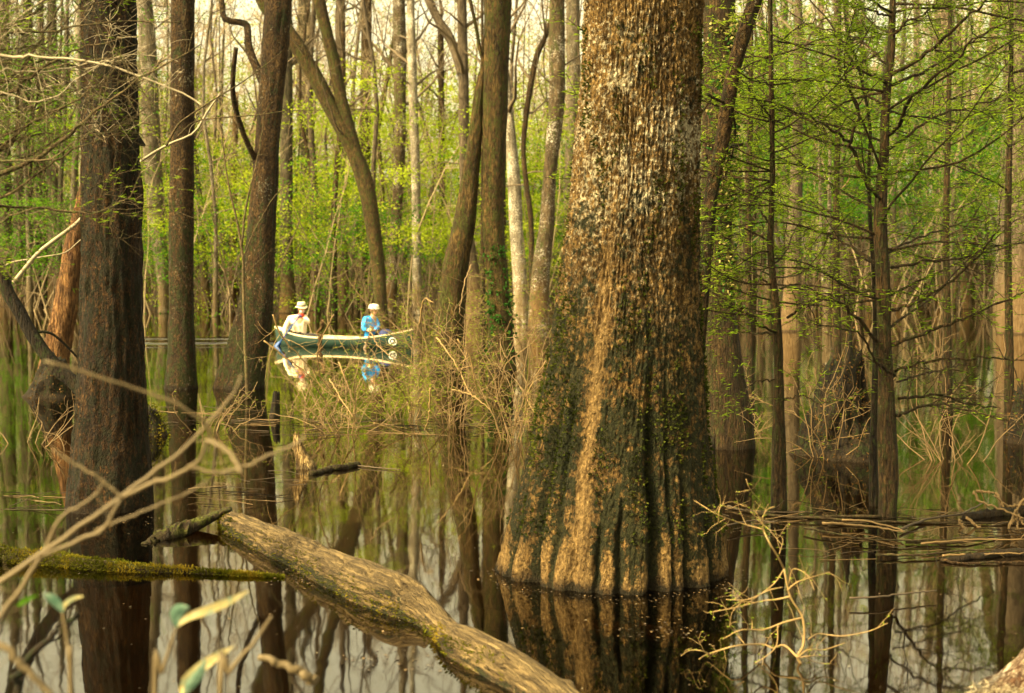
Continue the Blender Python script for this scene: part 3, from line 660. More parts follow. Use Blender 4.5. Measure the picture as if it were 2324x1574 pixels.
def free_limb(root, p, d, l, r, rate, L, lev, Bn, mat='cyp', up=.03, dens=1.):
    W = wander(p, d, l, 12, .09, up); B = MB(); B.tube(W, np.linspace(r, .003, 13), 5, 0, .1, rng.uniform(0, 9))
    lf = needles(Bn, dens=dens); twigs(B, W, .006, rate, L, lev, 0, .02, .9, lf, 4, .0016, .15, .75); lf(W[5:]); B.build('branch', M[mat], root)

def cypress_big(root, P, R, D):
    Bn = MB()
    L3 = lambda *p: Z(3, *p); L6 = lambda *p: Z(6, *p)
    limbs = [
        (L3((1390,500),(1650,340),(1830,180),(2030,0),(2120,-80)), D, D - 1.0, .016), (L3((1380,890),(1470,800),(1520,670),(1640,540),(1830,390),(1970,240),(2180,140)), D, D - 1.6, .016),
        (L3((1410,250),(1500,150),(1640,80),(1720,-20)), D, D - .4, .012), (L3((1410,560),(1700,430),(1900,290),(2160,130)), D, D + .8, .012),
        (L3((1330,1310),(1230,1180),(1160,1000),(1130,930),(1190,740),(1110,540),(1140,460),(1240,400),(1350,330)), D, D - .5, .017),
        (L3((1130,930),(1050,880),(900,780),(640,680),(420,640)), D - .3, D - 1.1, .011), (L3((1350,700),(1150,560),(900,430),(620,300)), D, D + .7, .010),
        (L6((1340,790),(1150,570),(1040,490),(850,420),(700,400)), D, D - .8, .014), (L6((1430,980),(1300,880),(1180,700),(900,640)), D, D - .7, .011),
        (L6((1410,550),(1600,480),(1830,330),(2040,120),(2110,20)), D, D - .9, .013), (L6((1400,780),(1700,670),(1900,590),(2290,430)), D, D - .9, .016),
        (L6((1430,950),(1620,890),(2030,860),(2300,880)), D, D - .6, .011), (L6((1450,1130),(1700,1110),(1900,1160),(2100,1190)), D, D + .7, .011),
        (L6((1430,1240),(1570,1190),(1750,1170),(2274,1310)), D, D - 1.2, .013), (L6((1400,270),(1650,230),(1950,190),(2250,110)), D, D + .4, .011),
        (L6((1440,1020),(1650,960),(1900,900)), D, D + .8, .008), (L6((1300,240),(1000,60),(700,20)), D, D + .9, .010), (L3((1390,980),(1700,760),(2000,680),(2274,560)), D, D + 1.0, .011),
        (L6((1360,180),(1560,90),(1800,0),(2050,-80)), D, D + 1.2, .010), (L3((1370,420),(1180,250),(1000,200),(820,170)), D, D + 1.0, .009),
        (L3((1400,120),(1250,60),(1080,20)), D, D - .5, .009), (L6((1360,420),(1150,440),(960,470),(780,560)), D, D + .6, .009)]
    for i, (p, a, b, r) in enumerate(limbs):
        low = np.mean([q[1] for q in p]) > 760
        limb_of(root, p, a, b, r, .004, 7, .55, 1, Bn, dens=.25 if low else 1.1)
    for k in range(26):
        z = rng.uniform(1.2, 3.6); i = min(np.searchsorted(P[:, 2], z), len(P) - 1); a = rng.uniform(0, 2 * PI)
        free_limb(root, P[i], (math.cos(a), math.sin(a), rng.uniform(-.1, .5)), rng.uniform(.9, 2.3), .010, 6, .5, 1, Bn, up=.02, dens=1.5 if z > 1.7 else .5)
    Bn.build('foliage', M['needle'], root, False)
tree('cypress_tree', 'tall cypress with bare reaching limbs and green feathery sprays, at the right', 'cyp', 1175,
     [(2027,-30,12),(2026,0,13),(2022,120,17),(2012,220,18),(2006,350,22),(1998,500,28),(2004,660,32),(2008,800,31),(2012,930,40),(2016,1060,46),(2015,1175,40)], 6.5, 24, 90, rough=.12, fine=.006, crown_n=8, crown_z=4, crownL=1.6, tw='twigdark', extra=cypress_big)
def cypress_slim(root, P, R, D):
    Bn = MB()
    for i, (p, a, b, r) in enumerate([
        (Z(6, (650,700),(550,650),(430,560),(300,520),(180,540)), D, D - .5, .010), (Z(6, (640,710),(440,690),(160,650)), D, D + .5, .010), (Z(6, (720,600),(880,490),(1010,490),(1180,560)), D, D - .4, .010),
        (Z(3, (630,1200),(500,1310),(380,1360)), D, D - .6, .007), (Z(3, (640,810),(560,700),(420,520)), D, D - .4, .007), (Z(3, (650,800),(820,740),(1000,800)), D, D + .6, .007),
        (Z(6, (610,380),(460,300),(250,330)), D, D + .3, .008), (Z(6, (640,1000),(520,1020),(420,1090),(250,1130)), D, D - .7, .006), (Z(6, (660,1150),(820,1110),(960,1160),(1240,1080)), D, D - .6, .007), (Z(6, (640,420),(780,380),(960,440),(1180,450)), D, D + .5, .008),
        (Z(3, (620,1480),(480,1300),(330,1210)), D, D + .6, .008), (Z(3, (640,300),(800,180),(980,120)), D, D - .5, .006), (Z(3, (620,560),(480,520),(330,420)), D, D - .8, .006)]):
        limb_of(root, p, a, b, r, .003, 8, .45, 1, Bn, dens=1.3 if i not in (7,) else .8)
    for k in range(34):
        z = rng.uniform(1.35, 3.5); i = min(np.searchsorted(P[:, 2], z), len(P) - 1); a = rng.uniform(0, 2 * PI)
        free_limb(root, P[i], (math.cos(a), math.sin(a), rng.uniform(-.1, .4)), rng.uniform(.7, 1.7), .007, 7, .42, 1, Bn, up=.0, dens=1.5)
    Bn.build('foliage', M['needle'], root, False)
tree('cypress_tree', 'slender young cypress with a thick brown foot, between giant and tall cypress', 'cyp', 1167,
     [(1747,-40,10),(1750,150,10),(1752,300,11),(1753,415,12),(1748,560,14),(1755,640,16),(1764,760,22),(1767,860,22),(1768,1029,32),(1768,1167,37)], 5.5, 20, 80, rough=.12, fine=.005, crown_n=6, crown_z=3.6, crownL=1.2, tw='twigdark', extra=cypress_slim)
def pole_leaves(root, P, R, D):
    Bn = MB()
    for k in range(26):
        z = rng.uniform(1.8, 5.5); i = min(np.searchsorted(P[:, 2], z), len(P) - 1); a = rng.uniform(0, 2 * PI)
        free_limb(root, P[i], (math.cos(a), math.sin(a), rng.uniform(0, .5)), rng.uniform(1., 2.6), .009, 6, .6, 1, Bn, up=.02, dens=1.3)
    Bn.build('foliage', M['needle'], root, False)
tree('cypress_tree', 'dark thin pole of a cypress pressed against left side of the tall one', 'black', 1150,
     [(1972,380,8),(1975,500,9),(1984,640,11),(1988,800,15),(1982,1029,19),(1984,1150,24)], 4.5, 12, 60, crown_n=5, crown_z=3.2, crownL=1., tw='twigdark')
for (u, vv, H, lab) in ((1700, 960, 6, 'leafy young cypress standing further back between the ivy tree and slender cypress'), (2150, 940, 6.5, 'leafy young cypress standing further back right of the tall cypress'), (2290, 1000, 5.5, 'leafy young cypress at right edge, its sprays crossing the broad pale trunk'), (1900, 920, 7, 'leafy young cypress behind the gap between slender and tall cypresses')):
    tree('cypress_tree', lab, 'cyp', vv, [(u + 6, -20, 8), (u + 3, 250, 12), (u - 3, 500, 15), (u, 750, 18), (u, vv, 26)], H, 12, 50, rough=.1, crown_n=5, crown_z=H * .8, crownL=1.2, tw='twigdark', extra=pole_leaves)

# ------------------------------------------------------------------ left side: overhanging boughs
ov = thing('overhanging_tree', 'tree beyond the left edge whose bare pale boughs reach across the dark trunk', 'tree', (at(-330, 1400, 7.2)[0], 7.2, 0))
Bt = MB(); bx = float(ov.location[0]); P = np.array([[bx, 7.2, z] for z in (-.6, 0, 1, 2, 3, 4, 5.5, 7, 9)]); P[:, 0] += np.linspace(0, .5, 9)
Bt.tube(smooth(P, 40), np.linspace(.2, .07, 40), 16, 0, .1, 3.); Bt.build('trunk', M['branch'], ov)
def bough(root, pts, D0, D1, r0, r1, rate=4, L=.4, lev=1, mat='branch', leaf=None, up=.05, n=26):
    W = smooth(np.array([at(u, v, D0 + (D1 - D0) * k) for (u, v), k in zip(pts, np.linspace(0, 1, len(pts)))]), n)
    W[1:-1] += rng.normal(size=(n - 2, 3)) * .004
    B = MB(); B.tube(W, np.linspace(r0, r1, n), 7, 0, .12, rng.uniform(0, 9)); twigs(B, W, r1 * 1.5, rate, L, lev, 0, up, .9, leaf, 4, .0016, .1)
    return B.build('branch', M[mat], root)
Bn = MB(); nl = needles(Bn, dens=.8, L=.04)
bough(ov, [(-330,520)] + Z(1, (0,1150),(250,1030),(450,900),(600,740),(680,690),(950,500),(1320,290)), 7.2, 6.9, .014, .003, 7, .6)
bough(ov, [(-330,560)] + Z(1, (0,1300),(300,1100),(540,960),(760,880)), 7.2, 7.1, .009, .0025, 7, .5)
bough(ov, [(-330,30)] + Z(1, (0,360),(200,370),(560,410),(900,490),(1250,640),(1320,690)), 7.1, 6.9, .009, .003, 4, .4, 1, 'twigpale')
bough(ov, [(-330,300)] + Z(1, (0,630),(150,530),(400,380),(520,330),(860,230)), 7.2, 7.3, .012, .003, 7, .5)
bough(ov, [(-330,120)] + Z(1, (0,190),(150,130),(240,70),(300,0),(360,-60)), 7.2, 7.6, .014, .004, 5, .5, 1, 'branch', nl)
bough(ov, [(-330,300)] + Z(1, (0,990),(120,620),(150,460),(250,280),(370,80),(420,-40)), 7.2, 7.8, .014, .004, 5, .5, 1, 'branch', nl)
bough(ov, [(-330,200)] + Z(1, (0,550),(190,440),(250,600),(200,800),(90,1000)), 7.2, 7.6, .010, .003, 7, .45)
bough(ov, [(-330,100)] + Z(1, (0,220),(180,210),(380,200),(700,150),(1180,150)), 7.2, 7.4, .010, .003, 4, .45, 1, 'branch', nl)
bough(ov, [(-330,420)] + Z(1, (0,900),(90,860),(300,760),(560,620),(760,440),(800,270)), 7.3, 7.0, .008, .0025, 3, .35)
for k in range(18):
    v0 = rng.uniform(-60, 560); uu = np.array([-330, -60, 80, 180, 290, 380]) + rng.normal(size=6) * 18; L_ = int(rng.integers(4, 7)); vv = v0 + np.cumsum(rng.normal(-28, 32, 6))
    d_ = rng.uniform(6.4, 9.2); bough(ov, [(-330, v0)] + list(zip(uu[1:L_], vv[1:L_])), 7.2, d_, rng.uniform(.005, .009), .002, 9, .55, 1, 'branch' if k % 3 else 'twigpale', nl if k % 4 == 0 else None)
Bn.build('foliage', M['needle'], ov, False)

fl = thing('fallen_limb', 'dark broken limb slanting down to the dark trunk with pale branch rising from it', 'branch', wat(173, 1120))
D0 = 11.3
def lb(pts, r0, r1, mat, sides=10, rough=.14, name='limb', Da=D0, Db=D0, tw=0, n=30):
    W = smooth(np.array([at(u, v, Da + (Db - Da) * k) for (u, v), k in zip(pts, np.linspace(0, 1, len(pts)))]), n)
    B = MB(); B.tube(W, np.linspace(r0, r1, n), sides, 0, rough, rng.uniform(0, 9))
    if tw: twigs(B, W, r1, tw, .5, 1, 0, .05, .9, None, 4, .002, .2)
    return B.build(name, M[mat], fl)
lb([(-6,600),(3,622),(21,670),(52,722),(76,765),(100,800),(120,826),(138,846),(158,860),(200,905)], .050, .058, 'black')
lb([(31,642),(60,606),(93,569),(166,514),(190,491),(255,432),(313,372),(377,331),(439,303),(470,255),(500,212)], .019, .007, 'twigpale', 8, .1, 'branch', D0 - .1, D0 + .2, 2.2)
lb([(0,611),(18,600),(35,594),(100,583),(149,573),(187,542),(230,520)], .007, .004, 'twigpale', 6, .1, 'branch', D0, D0 + .1, 1.)
lb(Z(4, (250,690),(330,700),(400,750),(470,820),(515,870)), .012, .008, 'black', 6, .1, 'branch', D0, D0 + .2)
lb([(377,331),(400,290),(420,270),(480,230),(560,180),(640,118)], .010, .003, 'branch', 6, .06, 'branch', D0, D0 - .1, 3)
lb([(400,313),(440,278),(500,268),(580,262),(660,252),(780,250)], .007, .002, 'branch', 6, .06, 'branch', D0, D0 - .1, 2)
# small mid-left sapling in front of the swollen tree
sp = thing('sapling', 'pale bare sapling forking high, in front of swollen tree', 'sapling', wat(560, 905))
W = [(562,905),(560,840),(555,760),(553,640),(548,560),(530,470),(512,380),(500,290)]
bough(sp, W, depth(905), depth(905), .030, .008, 2.0, .8, 1, 'branch'); bough(sp, [(548,560),(556,480),(575,400),(590,330),(600,250)], depth(905), depth(905), .018, .005, 2.5, .7, 1, 'branch')
bough(sp, [(550,590),(580,520),(620,450),(650,420)], depth(905), depth(905) - .3, .010, .004, 3, .6, 1, 'branch')

# ------------------------------------------------------------------ near twigs at lower left, out of focus
nr = thing('near_shrub', 'out-of-focus bare shrub branches crossing the lower left corner', 'shrub', (at(-260, 1574, 2.9)[0], 2.9, -.5))
def nb(pts, r0, r1, Da=2.9, Db=2.9): 
    W = smooth(np.array([at(u, v, Da + (Db - Da) * k) for (u, v), k in zip(pts, np.linspace(0, 1, len(pts)))]), 30); W[1:-1] += rng.normal(size=(28, 3)) * .0012
    B = MB(); B.tube(W, np.linspace(r0, r1, 30) * .64, 8, 0, .1, rng.uniform(0, 9)); twigs(B, W, .002, 3., .12, 0, 0, .1, .8, None, 5, .0011, .3); B.build('branch', M['twigblur'], nr)
nb([(-330,2700),(-300,1900),(-150,1460),(0,1325),(97,1256),(185,1192),(273,1131),(346,1074),(408,1029),(470,962),(522,903),(548,850)], .012, .0035)
nb([(-300,1900),(-140,1640),(0,1400),(40,1350),(85,1275),(110,1255),(210,1216),(240,1195),(275,1133)], .011, .006)
nb([(97,1256),(138,1176),(180,1150),(221,1119),(232,1098),(228,1085)], .006, .003)
nb([(275,1131),(239,1095),(194,1066),(149,1041),(120,1022)], .0055, .003)
nb([(280,1128),(346,1098),(400,1078),(432,1060),(457,1036),(474,991),(464,960),(415,926),(329,889),(260,868),(173,840),(100,820)], .007, .004, 2.9, 2.7)
nb([(216,1206),(280,1180),(346,1152),(400,1130),(446,1108),(470,1090)], .005, .003)
nb([(432,1062),(491,1073),(536,1064),(580,1048),(623,1028),(680,1004),(690,985)], .006, .004)
nb([(470,1000),(500,1012),(528,1036),(548,1075)], .006, .005, 2.7, 2.6)
nb([(-200,1400),(0,1466),(46,1508),(92,1550),(160,1640)], .012, .009, 2.5, 2.5)
Bl = MB()
t = NT('bud_leaf'); vo = t.coords(); a = t.noise(vo, 30, 3, .6); col = t.ramp(a, [(.3, (.30, .42, .30)), (.5, (.62, .50, .20)), (.7, (.85, .74, .48))])
d_ = t.n('ShaderNodeBsdfDiffuse', {'Color': col}); l_ = t.n('ShaderNodeBsdfTranslucent', {'Color': col}); M['bud'] = t.done(t.n('ShaderNodeMixShader', {0: .45, 1: d_.outputs[0], 2: l_.outputs[0]}).outputs[0])
M['teal'] = leafmat('grey_green_leaf', (.12, .24, .16), (.22, .36, .25), (.40, .50, .36), 20, .35)
def blade(B, P, wdt, m=0, cup=.25):
    P = smooth(np.array(P), 14); t_ = np.gradient(P, axis=0); t_ /= np.linalg.norm(t_, axis=1)[:, None]
    n = np.cross(t_, [0, 1, .35]); n /= np.linalg.norm(n, axis=1)[:, None]; b = np.cross(n, t_)
    k = np.linspace(0, 1, 14); ww = wdt * np.sin(PI * np.clip(k * .96 + .04, 0, 1)) ** .8
    G = np.stack([P - n * ww[:, None] + b * (ww * cup)[:, None], P - n * ww[:, None] * .5 + b * (ww * cup * .3)[:, None], P, P + n * ww[:, None] * .5 + b * (ww * cup * .3)[:, None], P + n * ww[:, None] + b * (ww * cup)[:, None]], 1)
    B.grid(G, m, False)
def sprout(label, stem, leaves, D=2.9):
    r = thing('sapling', label, 'sapling', tuple(at(*stem[-1], D)[:2]) + (-.5,))
    B = MB(); e = at(*stem[-1], D).copy(); e2 = e.copy(); e2[2] = -.5
    W = smooth(np.array([at(u, v, D) for u, v in stem] + [e2]), 24); B.tube(W, np.linspace(.0028, .0065, 24), 8); B.build('stem', M['twigblur'], r)
    for pts, wd, m, dy in leaves:
        B = MB(); P = [at(u, v, D + dy * k / max(1, len(pts) - 1)) for k, (u, v) in enumerate(pts)]; blade(B, P, wd); B.build('leaf', M[m], r)
sprout('leafy sprout with long yellow-white unfurling leaf and a grey-green leaflet, lower left', [(401,1424),(384,1476),(367,1530),(352,1600)],
       [([(398,1424),(430,1402),(480,1384),(530,1362),(567,1340)], .012, 'bud', .15), ([(400,1424),(398,1400),(410,1382),(430,1378)], .013, 'teal', -.1)])
sprout('leafy sprout with curled pale leaf, cut by bottom edge of the picture', [(440,1590),(425,1640),(420,1700)],
       [([(412,1584),(425,1546),(455,1520),(490,1494),(534,1465)], .016, 'bud', .15), ([(418,1578),(432,1556),(452,1530),(468,1496)], .011, 'teal', -.1)])
sprout('leafy sprout with small forked grey-green leaves, leftmost at the bottom', [(142,1392),(150,1440),(156,1500),(162,1600)],
       [([(138,1390),(150,1372),(170,1360),(191,1354)], .009, 'bud', .08), ([(142,1390),(128,1372),(112,1356),(98,1346)], .012, 'teal', -.05), ([(84,1352),(62,1362),(44,1372),(34,1376)], .007, 'leafG', -.05)])
sprout('bare brown twig tip rising beside the pale-leaved sprouts', [(617,1398),(595,1432),(570,1468),(553,1484),(520,1530),(500,1600)], [])
def stick(label, pts, w0, w1, mat='twig', D=None, name='stick', dz=0., group=None, cat='stick', twg=0, sides=7):
    W = np.array([wat(u, v) if D is None else at(u, v, D) for u, v in pts]); W[:, 2] += dz
    Dm = W[:, 1].mean(); W = smooth(W, 20); W[1:-1] += rng.normal(size=(18, 3)) * (.25 * w0 * Dm / F, .25 * w0 * Dm / F, .1 * w0 * Dm / F)
    B = MB(); B.tube(W, np.linspace(w0, w1, 20) * .5 * Dm / F, sides, 0, .15, rng.uniform(0, 9))
    if twg: twigs(B, W, w1 * .4 * Dm / F, twg, .35, 1, 0, .1, .9, None, 4, .0016, .1)
    c = W.mean(0); o = B.build(name, M[mat], None, base=np.array([c[0], c[1], 0])); return tag(o, label, cat, group)
stick('brown stick slanting out of the water below the pale-leaved sprouts', [(586,1492),(640,1508),(690,1530),(716,1546)], 15, 26, 'twigblur', 3.6)
stick('dark curved branch rising from the bottom left corner', [(20,1640),(40,1560),(69,1496),(110,1448),(150,1412),(175,1390)], 24, 8, 'black', 3.8, 'curved_branch', cat='branch')
# ------------------------------------------------------------------ logs and driftwood
M['logmoss'] = bark('log_side', (.02, .014, .006), (.08, .05, .02), (.16, .11, .05), 1.2, None, (.07, .075, .010), .5)
def log_thing(name, label, top, bot, Dfun, mat, moss_n=3000, moss_side=1., sides=40, n=160, rough=.12, seed=0., knots=0, mossm='mossy_tuft', lift=0., mcut=.12):
    """a floating log between an upper and a lower outline"""
    tp_ = smooth(np.array(top, float), n); bt_ = smooth(np.array(bot, float), n)
    c = (tp_ + bt_) / 2; tt = np.gradient(c, axis=0); tt /= np.linalg.norm(tt, axis=1)[:, None]; half = np.abs((tp_ - bt_)[:, 0] * -tt[:, 1] + (tp_ - bt_)[:, 1] * tt[:, 0]) / 2
    D = np.array([depth(v + .40 * h) for (u, v), h in zip(c, half)]); D = smooth(D[::16][:, None], n)[:, 0]     # lies about half sunk
    P = np.array([at(u, v, d) for (u, v), d in zip(c, D)]); R = half * D / F * .87
    P[:, 2] += lift
    t_ = np.gradient(P, axis=0); t_ /= np.linalg.norm(t_, axis=1)[:, None]
    a = np.cross(t_, [0, 0, 1]); a /= np.linalg.norm(a, axis=1)[:, None]; b = np.cross(a, t_); b *= np.sign(b[:, 2:3] + 1e-9)
    ph = np.arange(sides) * 2 * PI / sides
    L = np.concatenate([[0], np.cumsum(np.linalg.norm(np.diff(P, axis=0), axis=1))])[:, None]
    cc, ss = np.cos(ph)[None], np.sin(ph)[None]
    rr = R[:, None] * (1 + rough * fbm(cc * 1.2 + seed, ss * 1.2, L * 2.2, 3)) + .010 * fbm(cc * 3 + seed, ss * 3, L * 1.5, 3) + .005 * (np.abs(fbm(cc * 7 + seed, ss * 7, L * 2.2, 3)) - .3)
    k = np.linspace(0, 1, n)[:, None]
    rr *= np.clip(.45 + k * 8, 0, 1)
    if knots:
        for _ in range(knots):
            l0, p0 = rng.uniform(.1, .9) * L[-1, 0], rng.uniform(.3, 2.6)
            rr += rng.choice([-.022, .02, -.03]) * np.exp(-((L - l0) / rng.uniform(.02, .06)) ** 2 - ((ph[None] - p0) / .22) ** 2)
    G = P[:, None] + rr[..., None] * (cc[..., None] * a[:, None] + ss[..., None] * b[:, None])
    base = P.mean(0).copy(); base[2] = 0
    root = thing(name, label, 'log', base)
    B = MB(); B.grid(G, 0, True, True, True)
    ex = lambda q: np.concatenate([q.ravel(), [q[0].mean(), q[-1].mean()]])
    B.attr = {'lx': ex(cc * rr), 'ly': ex(ss * rr), 'lz': ex(L + rr * 0), 'bare': ex(np.clip((ss - .1 + .5 * fbm(cc * 2 + seed, ss * 2, L * 1.8, 4)) * 1.6, 0, 1) * np.clip(.35 + L / .9, 0, 1) + rr * 0), 'furrow': ex(rr * 0)}  # 'bare' leaves dark moss on the lower flank, which also paints in its shade
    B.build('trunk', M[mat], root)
    if moss_n:
        Bm = MB(); i = rng.integers(0, n, moss_n * 4); j = rng.integers(0, sides, moss_n * 4)
        q = fbm(np.cos(ph[j]) * 1.6 + seed + 5, np.sin(ph[j]) * 1.6, L[i, 0] * 1.6, 4) + moss_side * .8 * (np.cos(ph[j] - 5.9) if moss_side else 0)
        ok = q > mcut; i, j = i[ok], j[ok]
        C = G[i, j] + rng.normal(size=(len(i), 3)) * .004; dr = G[i, j] - P[i]; dr /= np.linalg.norm(dr, axis=1)[:, None]
        Bm.leaves(C, .018, .007, 0, dr); Bm.build('moss', M[mossm], root, False)
    return root, P, R
dl = lambda u, v: depth(v + 6)
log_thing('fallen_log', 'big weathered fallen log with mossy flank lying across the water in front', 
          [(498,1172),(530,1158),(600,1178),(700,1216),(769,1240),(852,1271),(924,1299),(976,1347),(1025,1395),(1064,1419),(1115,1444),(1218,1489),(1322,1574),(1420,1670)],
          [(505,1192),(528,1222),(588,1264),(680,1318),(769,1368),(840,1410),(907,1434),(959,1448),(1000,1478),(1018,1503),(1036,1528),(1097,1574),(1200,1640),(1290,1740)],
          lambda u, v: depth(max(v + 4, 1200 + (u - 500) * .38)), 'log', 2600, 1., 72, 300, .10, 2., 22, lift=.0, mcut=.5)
log_thing('mossy_log', 'thin floating log coated with yellow-green and orange moss, lower left', 
          [(-60,1226),(0,1237),(110,1252),(208,1268),(320,1280),(484,1296),(560,1303),(640,1311)], [(-60,1290),(0,1288),(110,1296),(208,1303),(320,1307),(484,1310),(560,1312),(645,1315)],
          lambda u, v: depth(1292 + u * .03), 'logmoss', 5000, 0., 28, 140, .12, 7., mossm='mossy_tuft', mcut=-.25)
# split slab at the log's upper end
B = MB(); T = smooth(np.array([(326,1232),(350,1212),(400,1190),(450,1174),(519,1152)], float), 40); Bo = smooth(np.array([(330,1236),(352,1240),(400,1226),(440,1206),(521,1158)], float), 40)
D = np.array([depth(1234 - (u - 330) * .2) for u, v in T]); Pt = np.array([at(u, v, d + .06) for (u, v), d in zip(T, D)]); Pb = np.array([at(u, v, d - .03) for (u, v), d in zip(Bo, D)])
jag = rng.normal(size=(40, 3)) * .008
G = np.stack([Pt, Pt + (0, .05, 0) + jag, Pb + (0, .10, -.02), Pb + jag * .6, (Pt + Pb) / 2 + rng.normal(size=(40, 3)) * .012 + (0, -.04, 0)], 1)
B.grid(G, 0, True, True, True); c = Pt.mean(0)
tag(B.build('bark_slab', M['logmoss'], None, True, np.array([c[0], c[1], 0])), 'jagged dark slab of split bark floating at upper end of big log', 'bark')
# sunken log seen through the water
P = smooth(np.array([wat(1030, 1368), wat(1250, 1392), wat(1450, 1408), wat(1640, 1432), wat(1760, 1448)]), 40); P[:, 2] = np.linspace(-.066, -.09, 40)
B = MB(); B.tube(P, np.linspace(.05, .07, 40), 16, 0, .08, 4.); c = P.mean(0)
tag(B.build('sunken_log', M['sunk'], None, True, np.array([c[0], c[1], 0])), 'sunken log glowing amber just under the surface before the giant tree', 'log')

M['palewood'] = bark('pale_split_wood', (.16, .09, .03), (.42, .28, .11), (.62, .46, .22), 1.2, bump=1.)
def stump(name, label, mat, u, vw, hv, w0, w1, jag=.25, sides=26, n=26, lean=0., rough=.2, cat='stump', moss=None, tufts=0):
    D = depth(vw) + .5 * w0 * depth(vw) / F; m = D / F; base = at(u, vw, D); base[2] = 0
    root = thing(name, label, cat, base)
    H = (vw - hv) * m; z = np.linspace(-.3, H, n); k = np.clip(z / H, 0, 1); r = (w0 + (w1 - w0) * k ** .7) * .5 * m
    ph = np.arange(sides) * 2 * PI / sides; sd = rng.uniform(0, 40)
    rr = r[:, None] * (1 + rough * fbm(np.cos(ph)[None] * 1.6 + sd, np.sin(ph)[None] * 1.6, z[:, None] / max(H, .2) * 1.5, 4))
    zz = z[:, None] * (1 + jag * k[:, None] ** 2 * fbm(np.cos(ph) * 2.6 + sd, np.sin(ph) * 2.6, 2., 3)[None])
    G = np.stack([base[0] + rr * np.cos(ph) + lean * m * k[:, None], base[1] + rr * np.sin(ph), zz], -1)
    B = MB(); B.grid(G, 0, True, False, True); B.build('wood', M[mat], root)
    if tufts:
        Bm = MB(); i = rng.integers(6, n, tufts); j = rng.integers(0, sides, tufts); C = G[i, j] + rng.normal(size=(tufts, 3)) * .02; Bm.leaves(C, .035, .016, 0); Bm.build('moss' if moss == 'mossy_tuft' else 'leaves', M[moss or 'dead'], root, False)['kind'] = 'stuff'
    return root
stump('stump', 'black rotten stub standing in water between swollen tree and brush', 'black', 624, 948, 896, 25, 17, .3, 16, 16, 3)
stump('stump', 'yellow-mossed low stump against right side of the dark trunk', 'black', 352, 992, 932, 60, 34, .3, 20, 16, -12, .25, tufts=500, moss='mossy_tuft')
stump('stump', 'pale curved broken stump with splintered root, left of centre', 'palewood', 698, 1066, 1000, 52, 16, .4, 18, 22, -26, .22)
stump('stump', 'big dark mossy root mound between the slender and tall cypresses', 'black', 1908, 1046, 850, 170, 70, .5, 60, 50, 20, .6, tufts=1500, moss='dead')
stump('stump', 'dark narrow stub in the gap right of the giant', 'black', 1616, 1072, 992, 18, 10, .3, 12, 14, 2)
M['stumpbark'] = bark('pale_stump_bark', (.16, .07, .03), (.62, .47, .28), (.78, .66, .46), 1.3, (.80, .74, .60), (.09, .035, .012), .45, None, .55, 1.)
r_ = stump('stump', 'pale buttress of near stump with peeling bark in bottom right corner', 'stumpbark', 2475, 1660, 1415, 520, 120, .1, 60, 60, 40, .12)
Bm = MB(); C = np.array([at(u, v, depth(1640)) for u, v in zip(rng.uniform(2200, 2330, 500), rng.uniform(1556, 1600, 500))]); Bm.leaves(C, .03, .004, 0); Bm.build('lichen', M['twigpale'], r_, False)
stump('stump', 'dark mound of debris at the foot of the rotten snag', 'black', 112, 905, 820, 110, 50, .4, 24, 18, 10, .35, tufts=500)
stump('stump', 'dark root mass at right edge below the broad pale trunk', 'black', 2330, 1010, 905, 90, 44, .4, 24, 18, -6, .3, tufts=300)
def drift(label, pts, w0, w1, mat='black', **k): return stick(label, pts, w0, w1, mat, dz=.01, name='driftwood', cat='driftwood', **k)
drift('short dark mossy chunk of driftwood beside the pale curved stump', [(706,1078),(740,1070),(780,1064),(812,1058)], 14, 18, 'logmoss')
drift('thin dark pole floating right from the dark driftwood chunk', [(812,1060),(860,1065),(910,1069)], 4, 2, 'twigdark')
drift('dark low log lying at the right edge amid twigs', [(2190,1178),(2240,1172),(2300,1168),(2360,1160)], 22, 34)
drift('wet dark log with orange edge floating below the twig raft', [(2140,1276),(2200,1270),(2260,1262),(2350,1258)], 12, 26)
drift('orange stripped stick floating along the wet dark log', [(2135,1275),(2180,1282),(2250,1281),(2340,1280)], 7, 5, 'orange')
drift('thick dead stick, the main one of twig raft at right of giant', [(1650,1155),(1720,1168),(1800,1178),(1900,1176),(2000,1176)], 6, 8, 'branch')
drift('second thick stick of the twig raft, reaching to right edge', [(1880,1196),(2000,1188),(2120,1190),(2330,1192)], 7, 5, 'branch')
drift('dark waterlogged log far back at right by the broad trunk', [(2215,690),(2260,684),(2310,682)], 14, 20)
for i, p in enumerate([Z(9, (330,360),(420,385),(600,400),(860,400)), Z(9, (830,520),(1100,570),(1300,600),(1800,600)), Z(9, (1080,480),(1250,490),(1440,540),(1490,560)), Z(9, (1460,525),(1620,460),(1850,420),(2000,350)), Z(9, (1500,600),(1850,600),(2100,560),(2274,545)),
        Z(9, (1600,640),(1900,615),(2274,610)), Z(9, (1130,1000),(1300,995),(1500,970),(1700,950)), Z(9, (700,440),(1000,455),(1280,470)), Z(9, (950,500),(1250,520),(1480,560)), Z(9, (330,520),(500,490),(640,500)), Z(9, (1300,690),(1600,690),(1900,660),(2200,660)), Z(9, (1740,700),(1960,690),(2274,680))]):
    stick('bare tan stick lying in the floating raft of twigs right of giant', p, rng.uniform(4.5, 7), 3, ['twigdark', 'branch', 'twig'][i % 3], dz=rng.uniform(.01, .05), group='sticks of the twig raft', twg=1.2)
